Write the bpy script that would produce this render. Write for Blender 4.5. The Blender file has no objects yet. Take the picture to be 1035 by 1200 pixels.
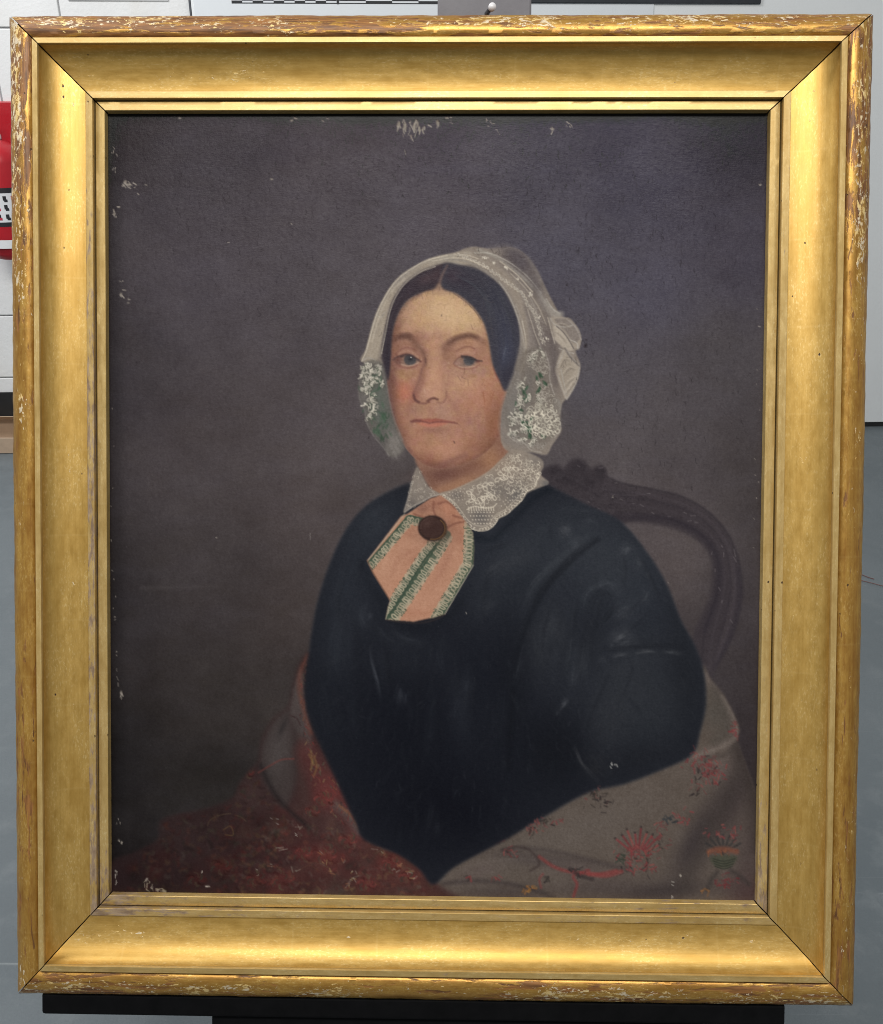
import bpy, bmesh, math, random
import numpy as np
from mathutils import Matrix, Vector, Euler

# ---------------------------------------------------------------- camera, light, exposure
sc = bpy.context.scene
col = sc.collection
cd = bpy.data.cameras.new('camera'); cam = bpy.data.objects.new('camera', cd); col.objects.link(cam)
cd.sensor_fit = 'VERTICAL'; cd.sensor_height = 24.0; cd.lens = 24.0 * 1080 / 1200      # phone main lens
cd.clip_start = .02; cd.clip_end = 60
cam.location = (0, 0, 1.08); cam.rotation_euler = (math.radians(90 - 25), 0, 0)
sc.camera = cam

w = bpy.data.worlds.new('World'); sc.world = w; w.use_nodes = True
bg = w.node_tree.nodes['Background']; bg.inputs[0].default_value = (.93, .97, 1., 1); bg.inputs[1].default_value = .31

def lamp(name, loc, target, sx, sy, watts, colr=(1, 1, 1)):
    l = bpy.data.lights.new(name, 'AREA'); l.shape = 'RECTANGLE'; l.size = sx; l.size_y = sy; l.energy = watts; l.color = colr
    o = bpy.data.objects.new(name, l); col.objects.link(o); o.location = loc
    o.rotation_euler = (Vector(target) - Vector(loc)).to_track_quat('-Z', 'Y').to_euler(); return o
lamp('ceiling_light', (-.5, -.75, 3.1), (-.1, .8, .7), 1.2, .4, 37, (1, .97, .93))
lamp('ceiling_light', (.55, -.65, 3.1), (.2, .8, .7), 1.2, .4, 34, (1, .97, .93))
lamp('ceiling_light', (-1.9, 1.3, 2.9), (-1.2, 2.9, .3), 1.2, .35, 56, (.97, .98, 1))
vs = sc.view_settings; vs.view_transform = 'Standard'; vs.look = 'None'; vs.exposure = 0.0; vs.gamma = 1.0; vs.use_curve_mapping = False
sc.cycles.use_denoising = True; sc.cycles.filter_width = 1.0
sc.cycles.max_bounces = 4; sc.cycles.use_adaptive_sampling = True; sc.cycles.adaptive_threshold = .012; sc.cycles.caustics_reflective = False; sc.cycles.caustics_refractive = False

# ---------------------------------------------------------------- helpers
def tag(o, label=None, cat=None, group=None, kind=None):
    for k, v in (('label', label), ('category', cat), ('group', group), ('kind', kind)):
        if v: o[k] = v
    return o

def empty(name, loc=(0, 0, 0), parent=None):
    o = bpy.data.objects.new(name, None); col.objects.link(o); o.location = loc; o.parent = parent; o.empty_display_size = .05; return o

def obj(name, bm, mat, parent=None, smooth=False, loc=None):
    me = bpy.data.meshes.new(name); bm.to_mesh(me); bm.free(); me.materials.append(mat)
    if smooth: me.polygons.foreach_set('use_smooth', [True] * len(me.polygons))
    o = bpy.data.objects.new(name, me); col.objects.link(o); o.parent = parent
    if loc is not None: o.location = loc
    return o

def box(x0, y0, z0, x1, y1, z1, bev=0., seg=2, bm=None):
    b = bmesh.new(); bmesh.ops.create_cube(b, size=1)
    for v in b.verts: v.co = ((x0 + x1) / 2 + v.co.x * (x1 - x0), (y0 + y1) / 2 + v.co.y * (y1 - y0), (z0 + z1) / 2 + v.co.z * (z1 - z0))
    if bev: bmesh.ops.bevel(b, geom=b.edges[:], offset=bev, segments=seg, affect='EDGES', profile=.5)
    if bm is not None:
        me = bpy.data.meshes.new('tmp'); b.to_mesh(me); b.free(); bm.from_mesh(me); bpy.data.meshes.remove(me); return bm
    return b

def lathe(prof, n=32, bm=None):
    b = bm or bmesh.new(); rings = []
    for r, z in prof: rings.append([b.verts.new((r * math.cos(6.28318 * k / n), r * math.sin(6.28318 * k / n), z)) for k in range(n)])
    for a, c in zip(rings, rings[1:]):
        for k in range(n): b.faces.new((a[k], a[(k + 1) % n], c[(k + 1) % n], c[k]))
    b.faces.new(rings[0][::-1]); b.faces.new(rings[-1]); return b

def tube(pts, r, n=8, bm=None, r1=None):
    b = bm or bmesh.new(); P = [Vector(p) for p in pts]; rings = []
    for i, p in enumerate(P):
        d = (P[min(i + 1, len(P) - 1)] - P[max(i - 1, 0)]).normalized(); u = d.orthogonal().normalized() if i == 0 else (u - d * u.dot(d)).normalized(); v = d.cross(u)
        rr = r if r1 is None else r + (r1 - r) * i / (len(P) - 1)
        rings.append([b.verts.new(p + (u * math.cos(6.28318 * k / n) + v * math.sin(6.28318 * k / n)) * rr) for k in range(n)])
    for a, c in zip(rings, rings[1:]):
        for k in range(n): b.faces.new((a[k], a[(k + 1) % n], c[(k + 1) % n], c[k]))
    b.faces.new(rings[0][::-1]); b.faces.new(rings[-1]); return b

class NT:                                                   # terse node building
    def __init__(s, name):
        s.m = bpy.data.materials.new(name); s.m.use_nodes = True; s.t = s.m.node_tree; s.b = s.t.nodes['Principled BSDF']
    def n(s, typ, **kw):
        x = s.t.nodes.new('ShaderNode' + typ)
        for k, v in kw.items():
            if k[0] == 'i' and k[1:].isdigit(): s.put(x.inputs[int(k[1:])], v)
            elif hasattr(x, k): setattr(x, k, v)
            else: s.put(x.inputs[k.replace('_', ' ')], v)
        return x
    def put(s, sock, v):
        if isinstance(v, bpy.types.NodeSocket): s.t.links.new(v, sock)
        elif isinstance(v, bpy.types.Node): s.t.links.new(v.outputs[0], sock)
        else: sock.default_value = (*v, 1) if isinstance(v, tuple) and len(v) == 3 and sock.type == 'RGBA' else v
    def math(s, op, a, b=0., clamp=False): return s.n('Math', operation=op, use_clamp=clamp, i0=a, i1=b).outputs[0]
    def ramp(s, f, lo, hi): return s.n('MapRange', i0=f, i1=lo, i2=hi).outputs[0]
    def mix(s, f, a, b, mode='MIX'):
        x = s.t.nodes.new('ShaderNodeMix'); x.data_type = 'RGBA'; x.blend_type = mode; x.clamp_factor = True
        s.put(x.inputs[0], f); s.put(x.inputs[6], a); s.put(x.inputs[7], b); return x.outputs[2]
    def noise(s, vec, scale, detail=4, rough=.55, dist=0.): return s.n('TexNoise', Vector=vec, Scale=scale, Detail=detail, Roughness=rough, Distortion=dist).outputs[0]
    def scale(s, vec, v): return s.n('VectorMath', operation='MULTIPLY', i0=vec, i1=v).outputs[0]
    def bump(s, h, strength, dist): return s.n('Bump', Height=h, Strength=strength, Distance=dist).outputs[0]
    def set(s, **kw):
        for k, v in kw.items(): s.put(s.b.inputs[k.replace('_', ' ')], v)
        return s.m

def plain(name, c, rough=.6, metal=0., var=.12, sc_=30., bump=.0):
    t = NT(name); co = t.n('TexCoord').outputs['Object']; f = t.noise(co, sc_, 5); f2 = t.noise(co, sc_ * 9, 3)
    k = t.math('ADD', t.math('MULTIPLY', f, .7), t.math('MULTIPLY', f2, .3)); k = t.ramp(k, .3, .7)
    d = tuple(x * (1 - var) for x in c); l = tuple(min(1, x * (1 + var)) for x in c)
    t.set(Base_Color=t.mix(k, d, l), Roughness=t.n('MapRange', i0=f, i1=.3, i2=.7, i3=max(.05, rough - .08), i4=min(1, rough + .08)).outputs[0], Metallic=metal)
    if bump: t.set(Normal=t.bump(f2, .5, bump))
    return t.m

# ---------------------------------------------------------------- the room: floor, block wall, white panel
def floor_mat():
    t = NT('painted_concrete'); co = t.n('TexCoord').outputs['Object']
    a = t.noise(co, 1.6, 5); b = t.noise(co, 14, 6, .65); g = t.noise(co, 260, 2)
    c = t.mix(t.ramp(a, .35, .68), (.108, .128, .140), (.148, .170, .182)); c = t.mix(t.ramp(b, .5, .8), c, (.175, .195, .205)); c = t.mix(t.math('MULTIPLY', t.ramp(g, .45, .75), .3), c, (.10, .115, .125))
    v = t.n('TexVoronoi', Vector=co, Scale=9., Randomness=1.).outputs[0]; c = t.mix(t.math('MULTIPLY', t.ramp(v, .03, .016), t.ramp(b, .5, .6)), c, (.55, .56, .56))
    s = t.noise(t.scale(co, (3, 60, 1)), 1.5, 3, .5, .8); c = t.mix(t.math('MULTIPLY', t.ramp(s, .70, .78), .35), c, (.36, .38, .38))
    return t.set(Base_Color=c, Roughness=t.n('MapRange', i0=b, i1=.3, i2=.7, i3=.38, i4=.6).outputs[0], Normal=t.bump(g, .25, .001))
b = bmesh.new(); bmesh.ops.create_grid(b, x_segments=8, y_segments=8, size=1)
for v in b.verts: v.co = (v.co.x * 4.5, v.co.y * 3.6 + .6, 0)
tag(obj('floor', b, floor_mat()), kind='structure')

YAW = math.radians(2.6)
wall = empty('block_wall', (0, 2.99, 0)); wall.rotation_euler.z = YAW
tag(wall, 'white painted concrete block wall behind the picture, with grey joints', 'wall')
def paint_mat(name, c):
    t = NT(name); co = t.n('TexCoord').outputs['Object']; oi = t.n('ObjectInfo').outputs['Random']
    a = t.noise(co, 5, 5); g = t.noise(co, 120, 4, .6); y = t.noise(t.scale(co, (7, 7, 1.2)), 1., 3)
    k = t.mix(t.ramp(a, .3, .7), tuple(x * .95 for x in c), tuple(min(1, x * 1.03) for x in c)); k = t.mix(t.math('MULTIPLY', t.ramp(y, .55, .75), .35), k, (.66, .63, .54)); k = t.mix(t.math('MULTIPLY', oi, .07), k, (.5, .5, .52))
    return t.set(Base_Color=k, Roughness=.55, Normal=t.bump(t.math('ADD', g, t.math('MULTIPLY', t.noise(co, 40, 3), .8)), .45, .0016))
blockm = paint_mat('block_paint', (.78, .78, .77)); mortm = plain('mortar_paint', (.50, .50, .51), .8, bump=.001)
BL, BH, J = .4064, .2032, .0042
obj('mortar', box(-3.2, .003, 0, 2.6, .2, 2.4), mortm, wall)
bme = bmesh.new(); box(0, -.004, 0, BL - J, .012, BH - J, .0025, 2, bme); bmesh_me = bpy.data.meshes.new('block'); bme.to_mesh(bmesh_me); bme.free(); bmesh_me.materials.append(blockm)
rnd = random.Random(3)
for r in range(11):
    off = -1.0735 if r % 2 == 0 else -1.0735 + BL / 2
    for k in range(-4, 2):
        o = bpy.data.objects.new('block', bmesh_me); col.objects.link(o); o.parent = wall
        o.location = (off + k * BL + J / 2, rnd.uniform(-.0008, .0008), r * BH + J / 2)
obj('baseboard', box(-3.2, -.010, 0, -.6, -.0045, .155, .002), plain('black_rubber', (.012, .012, .013), .5), wall)

panel = empty('white_panel', (0, 2.985, 0)); panel.rotation_euler.z = YAW
tag(panel, 'large smooth white board standing against the wall on a black foot strip', 'board')
obj('face_board', box(-.698, -.040, .017, 2.5, -.0135, 2.35, .002), plain('white_laminate', (.80, .82, .82), .5, var=.025, sc_=3), panel)
obj('edge_strip', box(-.704, -.0405, .017, -.6985, -.013, 2.35, .0008), plain('dark_edging', (.07, .075, .085), .5), panel)
obj('foot_strip', box(-.69, -.036, .0, 2.5, -.016, .0165), plain('black_foot', (.012, .012, .012), .6), panel)
pap = tag(obj('paper_sheet', box(-1.045, -.0068, 1.2875, -.768, -.0056, 1.56), plain('paper', (.76, .76, .75), .8, var=.02), None), 'white sheet of paper taped to the block wall', 'paper')
pap.location = (0, 2.99, 0); pap.rotation_euler.z = YAW

ruler = empty('scale_bar', (0, 2.985, 0)); ruler.rotation_euler.z = YAW
tag(ruler, 'printed black and white photographic scale card on the white board', 'scale card')
obj('card', box(-.690, -.0425, 1.19, .60, -.0405, 1.46, .0004), plain('card_white', (.74, .77, .79), .6, var=.015), ruler)
inkm = plain('black_ink', (.014, .015, .018), .5, var=.2)
Z0 = 1.2785
obj('rule', box(-.585, -.0433, Z0, -.006, -.0427, Z0 + .0022), inkm, ruler)
for k in range(10):
    x = -.585 + k * .0290; hi = k % 2
    obj('check', box(x, -.0433, Z0 + (.0072 if hi else .0026), x + .0288, -.0427, Z0 + (.016 if hi else .0071)), inkm, ruler)
obj('divider', box(-.2945, -.0434, Z0 - .001, -.288, -.0426, Z0 + .03), inkm, ruler)
for k in range(4):
    x = -.287 + k * .0735; hi = k % 2 == 0
    obj('check', box(x, -.0433, Z0 + (.0072 if hi else .0026), x + .0733, -.0427, Z0 + (.016 if hi else .0071)), inkm, ruler)
barm = plain('bar_black', (.022, .026, .032), .45)
bo = tag(obj('black_bar', box(.245, -.0470, 1.2815, .905, -.0430, 1.42, .002), barm), 'long black bar lying across the white board above the frame', 'bar'); bo.location = (0, 2.985, 0); bo.rotation_euler.z = YAW

# ---------------------------------------------------------------- fire extinguisher on the wall
redm = plain('red_enamel', (.42, .012, .020), .34, var=.08, sc_=8); steel = plain('brushed_steel', (.55, .55, .55), .35, .9); dkst = plain('dark_steel', (.09, .09, .095), .4, .7); whl = plain('label_white', (.70, .71, .72), .5, var=.03); ink = inkm; redi = plain('label_red', (.5, .03, .06), .5)
ex = empty('fire_extinguisher', (-1.284, 2.845, .60)); tag(ex, 'red fire extinguisher with a white pictogram label hanging on the wall', 'fire extinguisher')
obj('cylinder', lathe([(.040, .0), (.052, .004), (.062, .02), (.070, .045), (.0745, .075), (.0745, .27), (.070, .292), (.056, .312), (.036, .324), (.022, .330)], 48), redm, ex, True)
obj('neck', lathe([(.022, .328), (.022, .345), (.018, .348), (.018, .372)], 24), steel, ex, True)
obj('lever', tube([(.02, -.01, .368), (-.03, -.02, .374), (-.07, -.025, .352), (-.11, -.03, .345)], .008, 8, None, .006), dkst, ex, True)
obj('lever', tube([(.025, -.012, .392), (-.02, -.02, .402), (-.06, -.026, .398), (-.12, -.03, .385)], .0085, 8, None, .007), steel, ex, True)
obj('safety_tag', box(-.055, -.035, .372, .0, -.031, .392, .001), plain('tag_pink', (.62, .30, .30), .6), ex)
obj('bracket', box(-.05, .07, .05, .05, .082, .43, .003), redm, ex)
def wrap(name, a0, a1, z0, z1, r, m):
    b = bmesh.new(); n = 24; A = [a0 + (a1 - a0) * k / n for k in range(n + 1)]
    lo = [b.verts.new((r * math.cos(a), r * math.sin(a), z0)) for a in A]; hi = [b.verts.new((r * math.cos(a), r * math.sin(a), z1)) for a in A]
    for k in range(n): b.faces.new((lo[k], lo[k + 1], hi[k + 1], hi[k]))
    return obj(name, b, m, ex, True)
D = math.radians
lab = wrap('label', D(195), D(345), .105, .205, .0749, whl)
def onlab(name, a0, a1, z0, z1, m, r=.0752): o = wrap(name, D(a0), D(a1), z0, z1, r, m); o.parent = lab
onlab('label_band', 195, 345, .192, .206, ink); onlab('label_band', 195, 345, .100, .112, ink)
for k, zz in enumerate((.172, .148, .122)):
    for j, a in enumerate((205, 222, 239, 256, 273, 290, 307, 324)):
        onlab('pictogram', a, a + 7, zz, zz + .012, redi if (j % 2 == 0 and k < 2) else ink)
        onlab('pictogram', a + 2, a + 9, zz - .004, zz + .003, ink if j % 2 else redi, .0754)
st = wrap('sticker', D(235), D(300), .038, .062, .0735, whl)

# ---------------------------------------------------------------- cardboard tray on the floor by the wall
tanm = plain('cardboard', (.46, .34, .24), .85, var=.1)
cb = empty('cardboard_tray', (-1.52, 2.83, 0)); tag(cb, 'low tan cardboard tray on the floor by the skirting', 'box')
for nm, q in (('base', (-.16, -.07, .002, .16, .07, .006)), ('side', (-.16, -.072, .002, .16, -.068, .052)), ('side', (-.16, .068, .002, .16, .072, .070)), ('end', (-.162, -.07, .002, -.158, .07, .06)), ('end', (.158, -.07, .002, .162, .07, .06))): obj(nm, box(*q), tanm, cb)
fl = obj('flap', box(-.158, -.001, 0, .158, .001, .05), tanm, cb); fl.location = (0, .066, .07); fl.rotation_euler.x = D(62)

for pts, nm in (([(1.0, 1.972, .002), (1.012, 1.955, .003), (1.026, 1.940, .002), (1.036, 1.932, .002)], 0), ([(.995, 1.93, .002), (1.02, 1.912, .003), (1.05, 1.893, .002), (1.08, 1.880, .002)], 1)):
    tag(obj('wire', tube(pts, .0009, 5), plain('wire_red', (.16, .07, .06), .6)), ('short', 'longer')[nm] + ' thin reddish wire lying on the floor right of the frame', 'wire', 'loose wires on the floor')

# ---------------------------------------------------------------- everything on the easel shares the picture's lean
PM = Matrix(((0.9998346, 0.00595551, -0.01718461, -0.00775915), (-0.0181395, 0.39501315, -0.91849636, 0.79567502), (0.00131803, 0.91865616, 0.39505585, 0.71122029), (0, 0, 0, 1)))
def leaning(name):                                          # local axes: x right, y up the picture, z towards the viewer
    o = empty(name); o.matrix_world = PM; return o
easel = leaning('easel'); tag(easel, 'black and grey studio easel holding the framed portrait', 'easel')
blk = plain('easel_black', (.0045, .0045, .005), .6, var=.3, sc_=60); blk.node_tree.nodes['Principled BSDF'].inputs['Specular IOR Level'].default_value = .08; gry = plain('easel_grey', (.125, .120, .130), .6, var=.1, sc_=22, bump=.0006)
obj('mast', box(.0005, -.735, -.105, .0915, .60, -.032, .002), gry, easel)
obj('ledge', box(-.374, -.4878, -.10, .337, -.4665, .012, .003, 3), blk, easel)
obj('ledge_bracket', box(-.212, -.56, -.095, .262, -.489, .004, .003), blk, easel)
obj('base_bar', box(-.35, -.725, -.11, .43, -.68, -.03, .004), blk, easel)
pg = obj('peg', tube([(.0478, .4812, -.034), (.0500, .4780, -.021), (.0523, .4743, -.008)], .0022, 10), dkst, easel, True)
obj('peg_head', tube([(.0522, .4745, -.0085), (.0527, .4735, -.0045)], .0036, 14), plain('peg_white', (.72, .71, .72), .4), pg, True)

# ---------------------------------------------------------------- the portrait
# A small brush engine: the oil painting is laid down stroke by stroke into an
# array (colour + paint thickness) that becomes per-vertex colour and relief of
# the canvas mesh.  Drawing units are 1/772 of the sight width.
PX0, PY0, PX1, PY1, SS = 116, 120, 914, 1072, 2
rng = np.random.default_rng(7)

def boxblur(m, r):
    r = int(round(r))
    if r < 1: return m
    for ax in (0, 1):
        pad = [(0, 0)] * m.ndim; pad[ax] = (r + 1, r)
        c = np.cumsum(np.pad(m, pad, mode='edge'), axis=ax, dtype=np.float64)
        n = m.shape[ax]
        a = np.take(c, range(2 * r + 1, 2 * r + 1 + n), axis=ax); b = np.take(c, range(0, n), axis=ax)
        m = ((a - b) / (2 * r + 1)).astype(np.float32)
    return m

def gblur(m, s):            # three box passes stand in for a gaussian of sigma s
    if s < .35: return m
    r = max(1, round(s * .97))
    for _ in range(3): m = boxblur(m, r)
    return m

def crom(pts, closed, n=8):
    p = np.asarray(pts, float)
    if len(p) < 3: closed = False
    if closed: q = np.vstack([p[-1], p, p[0], p[1]])
    else: q = np.vstack([2 * p[0] - p[1], p, 2 * p[-1] - p[-2]])
    t = np.linspace(0, 1, n, endpoint=False)[:, None]
    out = []
    for i in range(1, len(q) - 2):
        a, b, c, d = q[i - 1], q[i], q[i + 1], q[i + 2]
        out.append(.5 * (2 * b + (c - a) * t + (2 * a - 5 * b + 4 * c - d) * t ** 2 + (3 * b - a - 3 * c + d) * t ** 3))
    out = np.vstack(out)
    if not closed: out = np.vstack([out, p[-1:]])
    return out

def fnoise(h, w, cell, oct=3, seed=0, aspect=1.0):
    g = np.random.default_rng(seed); tot = np.zeros((h, w), np.float32); amp = 1.; s = 0
    for o in range(oct):
        cy, cx = max(1.5, cell * aspect / 2 ** o), max(1.5, cell / 2 ** o)
        gh, gw = int(h / cy) + 3, int(w / cx) + 3
        r = g.random((gh, gw), dtype=np.float32) * 2 - 1
        y = np.arange(h) / cy; x = np.arange(w) / cx
        yi = y.astype(int); xi = x.astype(int); fy = (y - yi).astype(np.float32); fx = (x - xi).astype(np.float32)
        fy = (fy * fy * (3 - 2 * fy))[:, None]; fx = (fx * fx * (3 - 2 * fx))[None]
        a = r[yi][:, xi]; b = r[yi][:, xi + 1]; c = r[yi + 1][:, xi]; d = r[yi + 1][:, xi + 1]
        tot += amp * ((a * (1 - fx) + b * fx) * (1 - fy) + (c * (1 - fx) + d * fx) * fy); s += amp; amp *= .55
    return tot / s

class Canvas:
    def __init__(s):
        s.h, s.w = (PY1 - PY0) * SS, (PX1 - PX0) * SS
        s.A = np.zeros((s.h, s.w, 3), np.float32); s.R = np.zeros((s.h, s.w), np.float32); s.clip = None
    def T(s, p): return (np.asarray(p, float) - (PX0, PY0)) * SS
    def box(s, x0, y0, x1, y1):
        return max(0, int(x0)), max(0, int(y0)), min(s.w, int(x1) + 2), min(s.h, int(y1) + 2)
    def mix(s, bx, m, col, relief=0.):
        x0, y0, x1, y1 = bx
        if x1 <= x0 or y1 <= y0: return
        if s.clip is not None: m = m * s.clip[y0:y1, x0:x1]
        a = s.A[y0:y1, x0:x1]
        a += (np.asarray(col, np.float32) - a) * m[..., None]
        if relief: s.R[y0:y1, x0:x1] += relief * m
    def polymask(s, pts, feather=1., smooth=True, n=8):
        p = s.T(crom(pts, True, n) if smooth else pts); f = feather * SS; k = int(3 * f) + 3
        bx = s.box(p[:, 0].min() - k, p[:, 1].min() - k, p[:, 0].max() + k, p[:, 1].max() + k)
        x0, y0, x1, y1 = bx; w, h = x1 - x0, y1 - y0
        D = np.zeros((h, w + 1), np.int32); a = p; b = np.roll(p, -1, 0)
        for (ax, ay), (bx_, by) in zip(a, b):
            if ay == by: continue
            if ay > by: ax, ay, bx_, by = bx_, by, ax, ay
            r = np.arange(max(y0, int(np.ceil(ay - .5))), min(y1, int(np.ceil(by - .5))))
            if not len(r): continue
            xs = ax + (r + .5 - ay) * (bx_ - ax) / (by - ay)
            np.add.at(D, (r - y0, np.clip(np.ceil(xs - .5).astype(int) - x0, 0, w)), 1)
        m = (np.cumsum(D, 1)[:, :w] & 1).astype(np.float32)
        return bx, gblur(m, max(.5, f * .6))
    def full(s, pm):
        M = np.zeros((s.h, s.w), np.float32); x0, y0, x1, y1 = pm[0]; M[y0:y1, x0:x1] = pm[1]; return M
    def fill(s, pts, col, a=1., feather=1., smooth=True, relief=0.):
        bx, m = s.polymask(pts, feather, smooth); s.mix(bx, m * a, col, relief); return bx, m
    def glow(s, x, y, rx, ry, col, a, rot=0.):
        (cx, cy), k = s.T((x, y)), 2.6 * max(rx, ry) * SS
        bx = s.box(cx - k, cy - k, cx + k, cy + k); x0, y0, x1, y1 = bx
        if x1 <= x0 or y1 <= y0: return
        X, Y = np.meshgrid(np.arange(x0, x1) - cx, np.arange(y0, y1) - cy); t = np.radians(rot)
        U = (X * np.cos(t) + Y * np.sin(t)) / (rx * SS); V = (-X * np.sin(t) + Y * np.cos(t)) / (ry * SS)
        s.mix(bx, (a * np.exp(-(U * U + V * V))).astype(np.float32), col)
    def stroke(s, pts, w, col, a=1., soft=.6, w1=None, mid=None, smooth=True, relief=0., n=6, fade=0.):
        p = np.asarray(pts, float)
        if smooth and len(p) > 2: p = crom(p, False, n)
        p = s.T(p); L = len(p); u = np.linspace(0, 1, L)
        if mid is not None: ww = mid + (w - mid) * np.abs(2 * u - 1) ** 1.5
        else: ww = np.full(L, float(w)) if w1 is None else w + (w1 - w) * u
        ww = ww * SS / 2; sf = soft * SS; k = ww.max() + 2 * sf + 1
        bx = s.box(p[:, 0].min() - k, p[:, 1].min() - k, p[:, 0].max() + k, p[:, 1].max() + k)
        X0, Y0, X1, Y1 = bx
        if X1 <= X0 or Y1 <= Y0: return
        M = np.zeros((Y1 - Y0, X1 - X0), np.float32)
        for i in range(L - 1):
            (ax, ay), (bx_, by) = p[i], p[i + 1]
            kk = max(ww[i], ww[i + 1]) + 2 * sf
            x0, y0 = max(X0, int(min(ax, bx_) - kk)), max(Y0, int(min(ay, by) - kk))
            x1, y1 = min(X1, int(max(ax, bx_) + kk) + 2), min(Y1, int(max(ay, by) + kk) + 2)
            if x1 <= x0 or y1 <= y0: continue
            X = np.arange(x0, x1)[None] - ax; Y = np.arange(y0, y1)[:, None] - ay
            dx, dy = bx_ - ax, by - ay; l2 = dx * dx + dy * dy + 1e-9
            t = np.clip((X * dx + Y * dy) / l2, 0, 1)
            d = np.hypot(X - t * dx, Y - t * dy) - (ww[i] + (ww[i + 1] - ww[i]) * t)
            m = np.clip(.5 - d / (2 * sf), 0, 1)
            if fade:
                uu = (i + t) / (L - 1); m = m * np.clip(np.minimum(uu, 1 - uu) / fade, 0, 1)
            v = M[y0 - Y0:y1 - Y0, x0 - X0:x1 - X0]; np.maximum(v, m, out=v)
        s.mix(bx, M * a, col, relief)
    def dab(s, x, y, r, col, a=1., relief=0.):
        s.stroke([(x - .01, y), (x + .01, y)], r, col, a, .45, smooth=False, relief=relief)
    def curl(s, x, y, r, col, a, w=.7, ang=None, sweep=None, relief=.4):
        g = rng; a0 = g.uniform(0, 6.28) if ang is None else ang; sw = g.uniform(2.5, 5.2) if sweep is None else sweep
        t = np.linspace(0, sw, 7); q = r * (1 - .25 * t / 6)
        s.stroke(np.c_[x + q * np.cos(a0 + t), y + q * np.sin(a0 + t)], w, col, a, .4, relief=relief, n=2)

def lerp_poly(pts, t):
    p = np.asarray(pts, float); d = np.r_[0, np.cumsum(np.hypot(*np.diff(p, axis=0).T))]
    return np.array([np.interp(np.asarray(t) * d[-1], d, p[:, k]) for k in (0, 1)]).T

def inpoly(P, x, y):
    r = False; j = len(P) - 1
    for i in range(len(P)):
        if (P[i][1] > y) != (P[j][1] > y) and x < (P[j][0] - P[i][0]) * (y - P[i][1]) / (P[j][1] - P[i][1]) + P[i][0]: r = not r
        j = i
    return r

def scatter(P, n, dmin=0.):
    P = np.asarray(P, float); out = []; k = 0
    lo, hi = P.min(0), P.max(0)
    while len(out) < n and k < 40 * n:
        k += 1; x, y = rng.uniform(lo, hi)
        if inpoly(P, x, y) and (not dmin or all((x - a) ** 2 + (y - b) ** 2 > dmin ** 2 for a, b in out)): out.append((x, y))
    return out

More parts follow.
